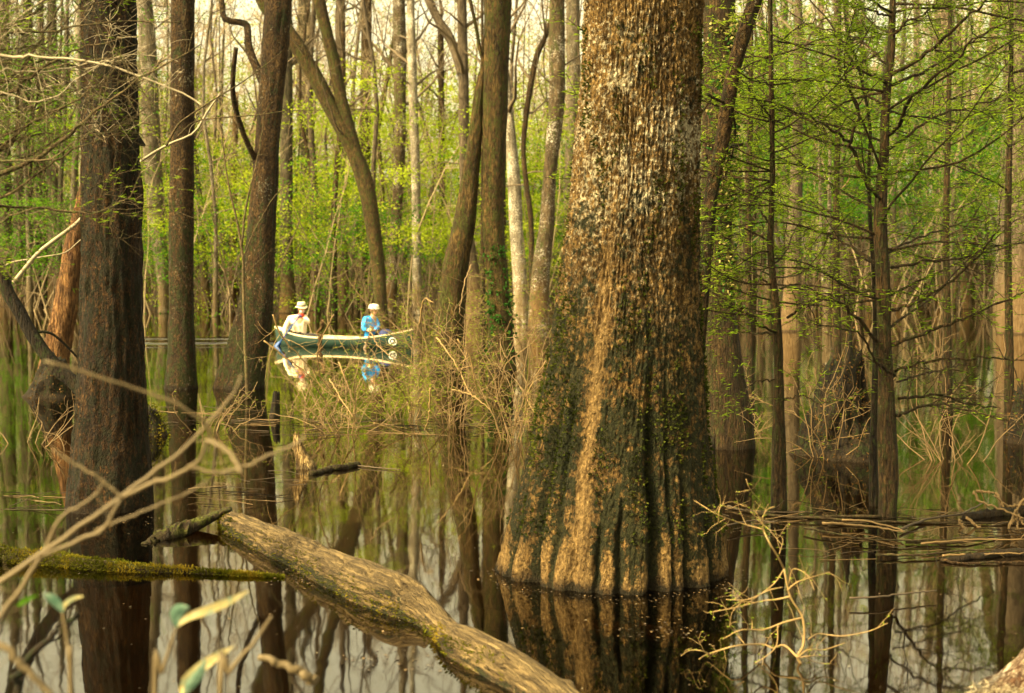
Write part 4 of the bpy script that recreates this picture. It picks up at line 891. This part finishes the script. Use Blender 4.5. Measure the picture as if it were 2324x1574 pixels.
# upstanding twigs at the raft's right end
rt = thing('brush_heap', 'tangle of upright broken twigs at right edge above the raft', 'brush', wat(2300, 1200))
for p in [Z(9, (1950,250),(1990,320),(2130,370),(2274,430)), Z(9, (2090,260),(2140,350)), Z(9, (1960,250),(2080,260)), Z(9, (2274,300),(2220,380),(2160,520),(2130,560)), Z(9, (2220,370),(2240,560)), Z(9, (2274,330),(2180,350),(2080,280)), Z(9, (2230,400),(2274,470)), Z(9, (2230,400),(2170,500)), Z(9, (1850,440),(1880,500),(1870,600)), Z(9, (1900,420),(1990,500),(2030,560))]:
    bough(rt, p, depth(1195), depth(1200), .010, .006, 2, .2, 0, 'twig')
def twiglitter(n, u0, u1, v0, v1, L, mats, r=.003):
    for _ in range(n):
        u, v = rng.uniform(u0, u1), rng.uniform(v0, v1); p = wat(u, v); a = rng.normal() * .6 + (PI if rng.uniform() < .5 else 0); l = L * rng.uniform(.3, 1.3)
        W = wander(p + (0, 0, .008), (math.cos(a), math.sin(a), .02), l, 4, .1); W[:, 2] = np.clip(W[:, 2], .0, .06)
        B.tube(W, np.linspace(r, r * .5, 5), 4, int(rng.integers(0, mats)), caps=False)
B = MB()
twiglitter(34, 1640, 2340, 1155, 1205, .35, 3); twiglitter(26, 1850, 2340, 1200, 1275, .35, 3)
o = B.build('twig_litter', [M['twigdark'], M['black'], M['twig']]); o['kind'] = 'stuff'; tag(o, 'raft of fine floating twigs on dark water right of the giant', 'twigs')
B = MB()
twiglitter(40, 700, 1180, 930, 990, .8, 3, .004); twiglitter(26, 330, 640, 930, 985, .7, 3, .004); twiglitter(22, 420, 720, 1070, 1160, .4, 3, .003); twiglitter(10, 0, 200, 1120, 1160, .6, 3, .003); twiglitter(14, 1020, 1250, 940, 1010, .5, 3, .004)
for _ in range(420):
    u, v = rng.uniform(0, 2324), 900 + 674 * rng.uniform() ** 1.1; p = wat(u, v); B.leaves([p + (0, 0, .004)], .014, .008, int(rng.integers(0, 4)), None, .95)
gx = at(1390, 1345, 8.12)[0]
for _ in range(260):
    a = rng.uniform(PI, 2 * PI) ; r_ = (.72 + abs(rng.normal()) * .12); p = np.array([gx + r_ * math.cos(a) * .95, 8.12 + r_ * math.sin(a) * .95, .004]); B.leaves([p], .016, .008, int(rng.integers(0, 3)), None, .95)
for _ in range(420):
    u, v = [(1500, 1430), (700, 1320), (870, 1500), (330, 1180), (1200, 1010), (1700, 1200), (2150, 1240)][int(rng.integers(0, 7))]; u += rng.normal() * 70; v += rng.normal() * 14; B.leaves([wat(u, v) + (0, 0, .004)], .02, .010, int(rng.integers(0, 3)), None, .95)
o = B.build('floating_debris', [M['twigdark'], M['black'], M['twig'], M['twigpale']]); o['kind'] = 'stuff'; tag(o, 'scattered floating twigs and specks of litter on the still water', 'debris')

# ------------------------------------------------------------------ twiggy bushes
def bush(label, u, vw, n, h, spread, mat, lm=None, ldens=.5, name='bush', L=.04, tw=4.4, lev=2, rad=.0065, arch=-.03, flat=False):
    D = depth(vw); b = wat(u, vw); root = thing(name, label, 'bush', b)
    B = MB(); Bl = MB(); lf = needles(Bl, L=L, dens=ldens) if lm else None
    for i in range(int(n * 1.4)):
        a = rng.uniform(0, 2 * PI); o_ = np.array([math.cos(a), math.sin(a), 0])
        W = wander(b + o_ * spread * .12 * rng.uniform() + (0, 0, -.15), o_ * rng.uniform(.2, 1.) * spread / h + (0, 0, 1.), h * rng.uniform(.6, 1.25), 9, .16, arch)
        B.tube(W, np.linspace(rad * rng.uniform(.7, 1.2), .003, 10), 5, 0, caps=False)
        twigs(B, W, .007, tw, h * .42, lev - 1, 0, .05, 1.0, lf, 4, .0024, .12)
    B.build('stems', M[mat], root)
    if lm: Bl.build('foliage', M[lm], root, False)
    return root
bush('tan arching twig bush in front of the canoe, left of the leafy one', 790, 985, 9, 1.35, 1.3, 'twig', 'leafB', .12)
bush('bush with yellow-green new leaves hiding the canoe bow', 915, 955, 12, 1.45, 1.2, 'twig', 'leafB', .8, L=.06)
bush('bare golden twig bush below the twin mossy trunks', 1040, 975, 9, 1.55, 1.2, 'twig', 'leafB', .12)
bush('bare tangled bush hard against left flank of giant', 1160, 1000, 9, 1.5, 1.0, 'twig', 'leafB', .10, L=.05)
bush('low tangle of grey-brown twigs between swollen tree and tan bush', 690, 955, 6, .9, 1.2, 'twig', None)
M['brushm'] = plain('brown_brush', (.14, .085, .03), .8, .5, 2)
bush('brown brushy thicket further back behind the bow of canoe', 985, 800, 8, 2.5, 2.2, 'brushm', 'leafB', .10, L=.09, rad=.016)
bush('brown brushy thicket between bent whitish trunk and the giant', 1215, 830, 8, 2.4, 1.8, 'brushm', 'leafB', .18, L=.09, rad=.014)
bush('low thin bush of bare twigs beside mossy straight trunk', 470, 980, 6, .8, 1.4, 'twig', 'leafB', .08)
bush('brown thicket of twigs on the root mound between two cypresses', 1890, 1040, 10, 1.3, .9, 'brushm', 'leafB', .08)
bush('thin bare bush rising from water at right, under cypress limbs', 2170, 1050, 8, 1.2, 1.5, 'brushm', None)
bush('green-leaved twig bush low beside the right flank of giant', 1690, 985, 8, .9, 1.1, 'twig', 'needle', .6)
bush('thin twiggy bush at left edge below the fallen limb', 60, 1010, 6, 1.1, 1.2, 'twig', None)
# traced branches of the brush in front of the canoe
br = thing('bush', 'arching golden branches sweeping across in front of canoe and twin trunks', 'bush', wat(1010, 990))
for p in [Z(5, (0,1140),(90,1240),(160,1340)), Z(5, (0,890),(50,1020),(100,1160),(95,1240)), Z(5, (200,680),(250,770),(320,840),(400,890)), Z(5, (640,730),(720,830),(800,960),(860,1090),(960,1170),(1020,1240)), Z(5, (780,740),(860,850),(890,1000),(920,1100),(1010,1190),(1040,1330),(1090,1440)), Z(5, (1020,1190),(1060,1060),(1100,900),(1190,830),(1300,740)),
          Z(5, (740,1070),(860,1100),(960,1170)), Z(5, (1250,1330),(1230,1150),(1280,1000),(1360,880)), Z(5, (600,1060),(590,1250),(560,1340)), Z(5, (230,1290),(350,1330),(520,1390)), Z(5, (330,960),(400,1060),(470,1180),(480,1290)), Z(5, (530,640),(560,480),(620,500)), Z(5, (1190,1050),(1240,1140),(1280,1220)), Z(5, (870,250),(820,400),(790,570)), Z(4, (1790,580),(1850,720),(1990,880),(2120,1010),(2274,1180)), Z(4, (1730,750),(1900,880),(2010,960),(2200,1130)), Z(5,(-60,1000),(10,1120),(95,1250)), Z(4,(2190,580),(2120,720),(2080,860),(2110,1000),(2200,1100))]:
    d = depth(985); bough(br, p, d + rng.normal() * .5, d + rng.normal() * .5, .009, .004, 5, .45, 1, 'twiggold' if rng.uniform() < .6 else 'twig')
# dead snag stub before the canoe
stick('broken brown stub with splintered tip standing in front of canoe', [(736,850),(730,815),(727,790),(724,760),(733,728)], 9, 9, 'orange', 21., 'snag', cat='snag')
# young shrub at lower right
sh = thing('shrub', 'golden twiggy shrub with tiny green buds rising from water at lower right', 'shrub', wat(1537 + .346 * 820, 1029 + .346 * 1375))
Ds = float(sh.location[1]); Bn = MB(); nb_ = needles(Bn, L=.020, dens=.6)
for i, (p, r0) in enumerate([(Z(9, (815,1390),(790,1330),(830,1250),(822,1080),(740,940),(700,760)), .011), (Z(9, (700,760),(660,680),(600,580),(565,500),(560,420)), .007), (Z(9, (560,420),(590,370),(640,350)), .004), (Z(9, (565,500),(420,460),(260,400),(110,310)), .004), (Z(9, (790,1340),(700,1260),(630,1280),(560,1255),(380,1265),(200,1320),(145,1350)), .008), (Z(9, (215,1320),(150,1295),(80,1295),(25,1330)), .005),
        (Z(9, (820,1080),(700,1110),(560,1160),(420,1160),(300,1220)), .007), (Z(9, (660,1130),(640,1280),(480,1400)), .005), (Z(9, (740,940),(650,960),(560,970),(400,1010),(240,1040)), .006), (Z(9, (700,760),(640,850),(540,930),(420,1010)), .005), (Z(9, (720,900),(780,850),(860,820),(1000,780)), .005), (Z(9, (860,1220),(930,1185),(1070,1200),(1250,1170),(1380,1115)), .005), (Z(9, (790,1340),(860,1290),(960,1290),(1100,1245)), .005),
        (Z(9, (800,1340),(880,1330),(1000,1330)), .004), (Z(9, (490,1160),(490,1100),(470,1070)), .004), (Z(9, (440,1250),(390,1190),(340,1130)), .004), (Z(9, (690,880),(600,900),(460,960),(320,960)), .004), (Z(9, (450,170),(480,240),(560,330)), .003), (Z(9, (670,660),(690,560),(610,520)), .003), (Z(9, (730,860),(760,760),(850,800),(900,900)), .004), (Z(9, (820,1080),(830,1000),(780,900)), .003), (Z(9,(270,460),(275,370),(300,330),(315,280)), .004)]):
    W = smooth(np.array([at(u, v, Ds + (0 if i == 0 else rng.normal() * .06)) for u, v in p]), 20); B = MB(); B.tube(W, np.linspace(r0, r0 * .5, 20) * .66, 7, 0, .12, i)
    twigs(B, W, .003, 6 if i else 3, .2, 1, 0, .05, .9, nb_, 4, .0011, .1); nb_(W); B.build('branch', M['twiggold'], sh)
Bn.build('foliage', M['budG'], sh, False)
# ------------------------------------------------------------------ the canoe
CP = wat(778, 787); YAW = math.radians(-27)      # bow to the right, swung towards the camera
M['hull'] = plain('green_hull', (.0018, .024, .014), .6, .2, 6); M['cream'] = plain('cream_liner', (.78, .66, .44), .6, .08, 9); M['ash'] = plain('ash_wood', (.72, .56, .32), .5, .15, 14)
M['oldwood'] = plain('brown_paddle_wood', (.10, .06, .025), .6, .2, 14); M['web'] = plain('dark_seat', (.03, .022, .014), .8, .3, 20); M['badge'] = plain('white_badge', (.75, .74, .68), .5, .06, 20)
canoe = thing('canoe', 'green canoe with pale gunwales gliding right behind brush, carrying two paddlers', 'canoe', (CP[0], CP[1], 0)); canoe.rotation_euler = (0, 0, YAW)
LN = 3.95
def station(s, inset=0.):
    # s from -1 (stern) to 1 (bow): half section from keel up to the gunwale
    q = abs(s); beam = (.43 - inset) * (1 - q ** 2.6) ** .8 + .012 * (inset == 0); sheer = .215 + .235 * q ** 2.6; keel = -.09 + .10 * q ** 5 + inset
    a = np.linspace(0, PI / 2, 9); y = beam * np.sin(a) ** .62; z = keel + (sheer - keel) * (1 - np.cos(a)) ** .8
    return y, z
S = np.linspace(-1, 1, 61)
def half_hull(inset):
    G = []
    for s in S:
        y, z = station(s, inset); x = s * LN / 2 * (1 - inset * .4) + math.copysign(.06, s) * 0
        xs = x + np.sign(s) * .07 * np.clip(abs(s) - .8, 0, 1) * 5 * (z - z[0]) / (z[-1] - z[0]) * (abs(s) > .8)
        G.append(np.column_stack([np.concatenate([xs[::-1], xs[1:]]), np.concatenate([-y[::-1], y[1:]]), np.concatenate([z[::-1], z[1:]])]))
    return np.array(G)
def local(B, name, mat, parent=canoe, smooth=True): return B.build(name, M[mat], parent, smooth, np.zeros(3))
Go, Gi = half_hull(0.), half_hull(.022)
B = MB(); B.grid(Go, 0, False); local(B, 'hull', 'hull')
B = MB(); B.grid(Gi[2:-2], 0, False); local(B, 'inner_liner', 'cream')
for k in (0, -1):
    B = MB(); e = (Go[:, k] + np.clip(Gi[:, k], -9, 9)) / 2; e[:, 2] = Go[:, k, 2] + .006; 
    sq = np.array([(-.022, -.016), (.022, -.016), (.022, .016), (-.022, .016)]); G = e[:, None] + np.stack([np.zeros((61, 4)), np.tile(sq[:, 0], (61, 1)), np.tile(sq[:, 1], (61, 1))], -1); B.grid(G, 0, True, True, True); local(B, 'gunwale', 'ash', smooth=False)
for x0, x1, nm in ((-1.98, -1.62, 'deck'), (1.62, 1.98, 'deck')):
    B = MB(); xs = np.linspace(x0, x1, 9); wv = np.interp(np.abs(xs), np.abs(S[30:] * LN / 2), [station(s)[0][-1] for s in S[30:]]); zv = np.interp(np.abs(xs), S[30:] * LN / 2, [station(s)[1][-1] for s in S[30:]])
    G = np.stack([np.column_stack([xs, -wv, zv + .012]), np.column_stack([xs, wv * 0, zv + .022]), np.column_stack([xs, wv, zv + .012])], 1); B.grid(G, 0, False); local(B, nm, 'cream')
def box(B, c, s):
    c, s = np.array(c), np.array(s) / 2; V = np.array([[i, j, k] for i in (-1, 1) for j in (-1, 1) for k in (-1, 1)]) * s + c
    B.add(V, [(0,1,3,2),(4,6,7,5),(0,4,5,1),(2,3,7,6),(0,2,6,4),(1,5,7,3)])
for x in (-1.28, .78):
    B = MB(); wd = station(x * 2 / LN)[0][-1] * 1.9
    box(B, (x - .12, 0, .135), (.035, wd, .025)); box(B, (x + .12, 0, .135), (.035, wd, .025)); box(B, (x, 0, .14), (.2, wd * .7, .012)); local(B, 'seat', 'ash', smooth=False)
B = MB(); box(B, (-.3, 0, .205), (.05, .84, .02)); local(B, 'thwart', 'ash', smooth=False)
# round white emblem on the bow: ring, disc of dark green, white paw-shaped blot
i0 = int(np.argmin(abs(S - .80))); yb, zb = station(.80); kz = 5
yb0 = -np.interp(.14, zb, yb) - .012; B = MB(); c = np.array([.80 * LN / 2, yb0, .16]); tx = np.array([1, .42, 0]); tx = tx / np.linalg.norm(tx); tz = np.array([0, -.22, 1.]); tz /= np.linalg.norm(tz)
nrm = np.cross(tx, tz)
a = np.arange(28) * 2 * PI / 28
ring = lambda r, o: np.array([c + tx * r * math.cos(q) + tz * r * math.sin(q) + nrm * o for q in a])
B.grid(np.array([ring(.10, -.03), ring(.10, .006), ring(.068, .007), ring(.068, -.02)]), 0); B.grid(np.array([ring(.040, -.02), ring(.040, .008)]), 0, True, False, True); local(B, 'emblem', 'badge')
cm = np.array(canoe.matrix_basis if False else [[math.cos(YAW), -math.sin(YAW)], [math.sin(YAW), math.cos(YAW)]])
def cw(x, y, z): p = cm @ np.array([x, y]); return np.array([CP[0] + p[0], CP[1] + p[1], z])
# bag behind the bow
B = MB(); ph = np.arange(16) * 2 * PI / 16; rows = []
for z, r in ((.02, .1), (.05, .17), (.16, .19), (.28, .185), (.37, .15), (.42, .09), (.43, .03)): rows.append(np.column_stack([np.cos(ph) * r * (1 + .1 * np.sin(3 * ph + z * 20)), np.sin(ph) * r * .8, np.full(16, z)]))
B.grid(np.array(rows) + cw(1.24, 0, 0.02), 0, True, True, True); M['navy'] = plain('navy_cloth', (.012, .02, .09), .8, .4, 12, .4)
tag(B.build('bag', M['navy'], None, True, cw(1.24, 0, 0)), 'dark navy bag stowed in the bow of the canoe', 'bag')

# ------------------------------------------------------------------ people
def skin(name, joints, links, mat, parent, sub=2):
    me = bpy.data.meshes.new(name); names = list(joints)
    me.from_pydata([joints[k][0] for k in names], [(names.index(a), names.index(b)) for a, b in links], [])
    o = bpy.data.objects.new(name, me); COL.objects.link(o); o.parent = parent
    sk = o.modifiers.new('Skin', 'SKIN'); sk.use_smooth_shade = True
    if not me.skin_vertices: me.skin_vertices.new()
    for i, k in enumerate(names):
        r = joints[k][1]; me.skin_vertices[0].data[i].radius = r if isinstance(r, tuple) else (r, r); me.skin_vertices[0].data[i].use_root = (i == 0)
    s = o.modifiers.new('Subdivision', 'SUBSURF'); s.levels = sub; s.render_levels = sub
    me.materials.append(M[mat]); return o
M['skin'] = plain('skin', (.56, .27, .15), .55, .12, 12); M['cream_shirt'] = plain('cream_shirt', (.80, .66, .46), .85, .12, 9, .5); M['blue_shirt'] = plain('blue_shirt', (.015, .30, .80), .8, .15, 9, .5)
M['khaki'] = plain('khaki_hat', (.66, .56, .34), .9, .15, 20, .3); M['white_hat'] = plain('white_hat', (.84, .77, .66), .9, .08, 20, .3); M['trousers'] = plain('dark_trousers', (.02, .016, .014), .9, .3, 12, .3)
M['beard'] = plain('grey_beard', (.55, .50, .44), .9, .3, 60, .5); M['red'] = plain('red_bandana', (.55, .05, .02), .8, .2, 20, .3); M['glove'] = plain('yellow_glove', (.75, .66, .30), .8, .15, 20, .3); M['bpaddle'] = plain('blue_paddle', (.02, .07, .24), .5, .2, 8); M['hair'] = plain('brown_hair', (.16, .08, .03), .8, .4, 40, .3)
M['hatband'] = plain('dark_hatband', (.03, .02, .015), .8, .3, 20); M['strapm'] = plain('dark_strap', (.012, .018, .035), .7, .3, 20); M['eye'] = plain('dark_eye', (.015, .01, .008), .3, .1, 20)
PX = 34.6 / F / 6.0 * .98 * 1.0     # metres per unit of the close view of the canoe
def lathe(B, prof, c, n=24, sx=1., sy=1., tilt=(0, 0), wav=0.):
    ph = np.arange(n) * 2 * PI / n; G = np.array([np.column_stack([np.cos(ph) * r * sx, np.sin(ph) * r * sy, z + wav * r * np.sin(2 * ph + .6) + tilt[0] * r * np.cos(ph) + tilt[1] * r * np.sin(ph)]) for r, z in prof]) + np.array(c)
    B.grid(G, 0, True, True, True)
def hand(J, L, pre, wrist, d, thumb, curl, r=.013):
    """palm and five fingers grown out of the wrist joint"""
    d = np.array(d) / np.linalg.norm(d); th = np.array(thumb) / np.linalg.norm(thumb); w_ = np.array(J[wrist][0]); n = np.cross(d, th); n /= np.linalg.norm(n)
    J[pre + 'palm'] = (tuple(w_ + d * .06), (.036, .02)); L.append((wrist, pre + 'palm'))
    for i, (o, l) in enumerate(((.028, .068), (.009, .078), (-.010, .072), (-.028, .056))):
        b = w_ + d * .09 + th * o; m_ = b + (d * .6 + n * curl) * l * .5; e = m_ + (d * -.1 + n * curl * 1.2) * l * .5
        J[pre + f'f{i}a'] = (tuple(b), .0095); J[pre + f'f{i}b'] = (tuple(m_), .009); J[pre + f'f{i}c'] = (tuple(e), .008)
        L += [(pre + 'palm', pre + f'f{i}a'), (pre + f'f{i}a', pre + f'f{i}b'), (pre + f'f{i}b', pre + f'f{i}c')]
    J[pre + 't1'] = (tuple(w_ + d * .035 + th * .042), .011); J[pre + 't2'] = (tuple(w_ + d * .065 + th * .058 + n * curl * .03), .009); L += [(pre + 'palm', pre + 't1'), (pre + 't1', pre + 't2')]
def person(label, origin, J2, face, shirt, cuffs, gloves):
    """J2: joints in the close view (x right, y down, depth towards the camera in m)"""
    root = thing('person', label, 'person', origin)
    X = lambda k: np.array([(J2[k][0] - J2['o'][0]) * PX, -J2[k][2], (J2['o'][1] - J2[k][1]) * PX])
    f = np.array([*face, 0.]); f /= np.linalg.norm(f); sd_ = np.array([-f[1], f[0], 0])     # facing, and the person's left
    hd = X('head')
    J = {'pelvis': (X('pelvis'), (.145, .11)), 'waist': (X('waist'), (.14, .105)), 'chest': (X('chest'), (.165, .115)), 'neckb': (X('neck') - (0, 0, .03), .075), 'neck': (X('neck') + (0, 0, .03), .052),
         'chin': (hd + f * .035 - (0, 0, .075), (.052, .058)), 'skull': (hd, (.076, .09)), 'crown': (hd + (0, 0, .065) - f * .012, (.068, .078)), 'nose0': (hd + f * .085 - (0, 0, .01), .018), 'nose': (hd + f * .108 - (0, 0, .024), .013),
         'earL': (hd + sd_ * .083, .018), 'earR': (hd - sd_ * .083, .018)}
    L = [('pelvis', 'waist'), ('waist', 'chest'), ('chest', 'neckb'), ('neckb', 'neck'), ('neck', 'chin'), ('chin', 'skull'), ('skull', 'crown'), ('skull', 'nose0'), ('nose0', 'nose'), ('skull', 'earL'), ('skull', 'earR')]
    for s in 'ab':
        J['sh' + s] = (X('sh' + s), .058); J['el' + s] = (X('el' + s), .041); J['wr' + s] = (X('wr' + s), .027); L += [('chest', 'sh' + s), ('sh' + s, 'el' + s), ('el' + s, 'wr' + s)]
        hand(J, L, s, 'wr' + s, J2['hd' + s], (.3, -.2, .9) if s == 'a' else (-.2, -.5, .8), 1. if s == 'a' else -1.)
        sg = 1 if s == 'a' else -1; hip = X('pelvis') + sd_ * .09 * sg * -1 + (0, 0, -.01); lg = np.array([math.cos(YAW), math.sin(YAW), 0]); hip = X('pelvis') + np.array([-lg[1], lg[0], 0]) * .09 * sg - (0, 0, .02); kn = hip + lg * .40 + (0, 0, .0); an = kn + lg * .22 - (0, 0, .14); toe = an + lg * .14 - (0, 0, .0)
        for k, p, r in (('hip', hip, .09), ('kn', kn, .06), ('an', an, .042), ('toe', toe, .036)): J[k + s] = (tuple(p), r)
        L += [('pelvis', 'hip' + s), ('hip' + s, 'kn' + s), ('kn' + s, 'an' + s), ('an' + s, 'toe' + s)]
    J = {k: (tuple(np.asarray(p, float)), r) for k, (p, r) in J.items()}
    skin('body', J, L, 'skin', root)
    g = lambda r, a: tuple(x + a for x in r) if isinstance(r, tuple) else r + a
    cut = lambda a, b, k: tuple(np.array(J[a][0]) * (1 - k) + np.array(J[b][0]) * k)
    SJ = {'waist': (J['waist'][0], g(J['waist'][1], .022)), 'hem': (cut('waist', 'pelvis', .8), (.165, .13)), 'chest': (J['chest'][0], g(J['chest'][1], .024)), 'neckb': (J['neckb'][0], .088)}; SL = [('waist', 'hem'), ('waist', 'chest'), ('chest', 'neckb')]
    for s in 'ab':
        SJ['sh' + s] = (J['sh' + s][0], .080); SJ['el' + s] = (J['el' + s][0], .062); SJ['cf' + s] = (cut('el' + s, 'wr' + s, .94), .044); SL += [('chest', 'sh' + s), ('sh' + s, 'el' + s), ('el' + s, 'cf' + s)]
    skin('shirt', SJ, SL, shirt, root)
    TJ = {'pelvis': (J['pelvis'][0], (.165, .13))}; TL = []
    for s in 'ab':
        for k, r in (('hip', .105), ('kn', .076), ('an', .056)): TJ[k + s] = (J[k + s][0], r)
        TL += [('pelvis', 'hip' + s), ('hip' + s, 'kn' + s), ('kn' + s, 'an' + s)]
    skin('trousers', TJ, TL, 'trousers', root)
    for sg in (1, -1):
        B = MB(); lathe(B, [(.004, -.010), (.009, -.006), (.011, 0), (.009, .006), (.004, .010)], hd + f * .085 + sd_ * .03 * sg + (0, 0, .014), 10); B.build('eye', M['eye'], root, base=np.zeros(3))
    if gloves:
        for s in 'ab':
            GJ = {k: (p, g(r, .006)) for k, (p, r) in J.items() if k == 'wr' + s or (k[0] == s and k not in ('an' + s,) and not k.startswith(('sh', 'el', 'hip', 'kn', 'an', 'toe')) and k != 'wr' + s)}
            GL = [l for l in L if l[0] in GJ and l[1] in GJ]; skin('glove', GJ, GL, 'glove', root, 1)
    return root, J, hd, f, sd_, X
# stern paddler
Jl = dict(o=(640,650,0), pelvis=(640,640,0), waist=(640,580,.0), chest=(618,440,.0), neck=(655,345,.02), head=(668,255,.05), sha=(500,395,.02), ela=(442,530,.10), wra=(440,625,.24), hda=(.1,-.25,-.9), shb=(718,385,.02), elb=(778,462,.18), wrb=(700,395,.26), hdb=(-.8,-.1,.45))
po = cw(-1.28, 0, 0); po[2] = .23
s0, J, hd, f, sd_, X = person('bearded person in cream shirt and khaki brimmed hat paddling at the stern', po, Jl, (.45, -.9), 'cream_shirt', 0, False)
B = MB(); lathe(B, [(.0, .035), (.150, .012), (.158, .020), (.150, .027), (.105, .048), (.103, .085), (.098, .125), (.080, .150), (.040, .158)], hd + (0, 0, .005) - f * .005, 28, 1, 1, (.0, .10), .12); ho = B.build('hat', M['khaki'], s0, base=np.zeros(3))
B = MB(); lathe(B, [(.102, .046), (.109, .047), (.109, .072), (.100, .073)], hd + (0, 0, .006) - f * .005, 28, 1, 1, (.0, .06)); B.build('hatband', M['hatband'], ho, base=np.zeros(3))
B = MB(); lathe(B, [(.02, -.105), (.05, -.085), (.062, -.055), (.058, -.030), (.03, -.022)], hd + f * .048 + (0, 0, -.022), 16, 1, .9); B.build('beard', M['beard'], s0, base=np.zeros(3))
B = MB(); lathe(B, [(.03, -.09), (.075, -.05), (.085, -.01), (.07, .02), (.05, .03)], X('neck') + f * .035, 18, 1, 1, (.0, -.3)); B.build('bandana', M['red'], s0, base=np.zeros(3))
B = MB(); lathe(B, [(.01, -.03), (.012, -.02), (.010, -.012)], hd + f * .098 + (0, 0, -.05), 8, 1.8, 1); B.build('mouth', M['red'], s0, base=np.zeros(3))
# bow paddler
Jr = dict(o=(1510,650,0), pelvis=(1515,640,0), waist=(1512,575,0), chest=(1525,440,0), neck=(1555,345,0), head=(1572,262,0), sha=(1462,385,.17), ela=(1436,520,.24), wra=(1498,545,.28), hda=(.95,-.3,.15), shb=(1592,392,-.16), elb=(1628,500,.02), wrb=(1590,545,.20), hdb=(-.7,-.6,.1))
po2 = cw(.78, 0, 0); po2[2] = .23
s1, J, hd, f, sd_, X = person('person in bright blue shirt, white hat and yellow gloves sitting toward the bow', po2, Jr, (.95, -.35), 'blue_shirt', 0, True)
B = MB(); lathe(B, [(.0, .030), (.108, .006), (.122, .012), (.126, .03), (.110, .048), (.108, .066), (.112, .084), (.095, .108), (.055, .125), (.02, .13)], hd + (0, 0, .004), 28, 1.1, 1, (-.02, .0), .10); B.build('hat', M['white_hat'], s1, base=np.zeros(3))
B = MB(); lathe(B, [(.03, -.09), (.06, -.07), (.083, -.02), (.086, .03), (.06, .06)], hd - f * .022 + (0, 0, -.008), 18); B.build('hair', M['hair'], s1, base=np.zeros(3))
B = MB(); lathe(B, [(.01, -.008), (.012, 0), (.01, .008)], hd + f * .095 + (0, 0, -.05), 8, 1, 1.8); B.build('mouth', M['red'], s1, base=np.zeros(3))
def paddle(label, a, b, mat, blade_l=.5, blade_w=.19, grip=True):
    a, b = np.array(a), np.array(b); d = (b - a) / np.linalg.norm(b - a); r_ = thing('paddle', label, 'paddle', a)
    B = MB(); B.tube(np.array([a, (a * 2 + b) / 3, b]), [.016, .015, .015], 10); B.build('shaft', M[mat], r_)
    n = np.cross(d, [0, 1, 0]); n /= np.linalg.norm(n); m_ = np.cross(n, d); k = np.linspace(0, 1, 12); ww = blade_w * .5 * np.sqrt(np.clip(np.sin(PI * (k * .9 + .06)), 0, 1)); C = b + d * (k * blade_l)[:, None]
    G = np.stack([C - n * ww[:, None], C + m_ * .012, C + n * ww[:, None], C - m_ * .012], 1); B = MB(); B.grid(G, 0, True, True, True); B.build('blade', M[mat], r_)
    B = MB(); B.tube(np.array([a - n * .05, a + (0, 0, .004), a + n * .05]), .018, 8); B.build('grip', M[mat], r_); return r_
hx = lambda x, y, dep: np.array([po[0] + (x - 640) * PX, po[1] - dep, po[2] + (650 - y) * PX])
paddle('blue paddle held across the chest of the bearded stern paddler', hx(668, 355, .30), hx(400, 715, .36), 'bpaddle', .42, .13)
hx2 = lambda x, y, dep: np.array([po2[0] + (x - 1510) * PX, po2[1] - dep, po2[2] + (650 - y) * PX])
paddle('pale wooden paddle held low by the blue-shirted person', hx2(1560, 500, .33), hx2(1500, 720, .52), 'oldwood', .4, .12)
B = MB(); B.tube(np.array([hx(560, 470, .16), hx(520, 520, .19), hx(492, 580, .20)]), [.030, .045, .03], 10); B.build('strap', M['strapm'], s0)
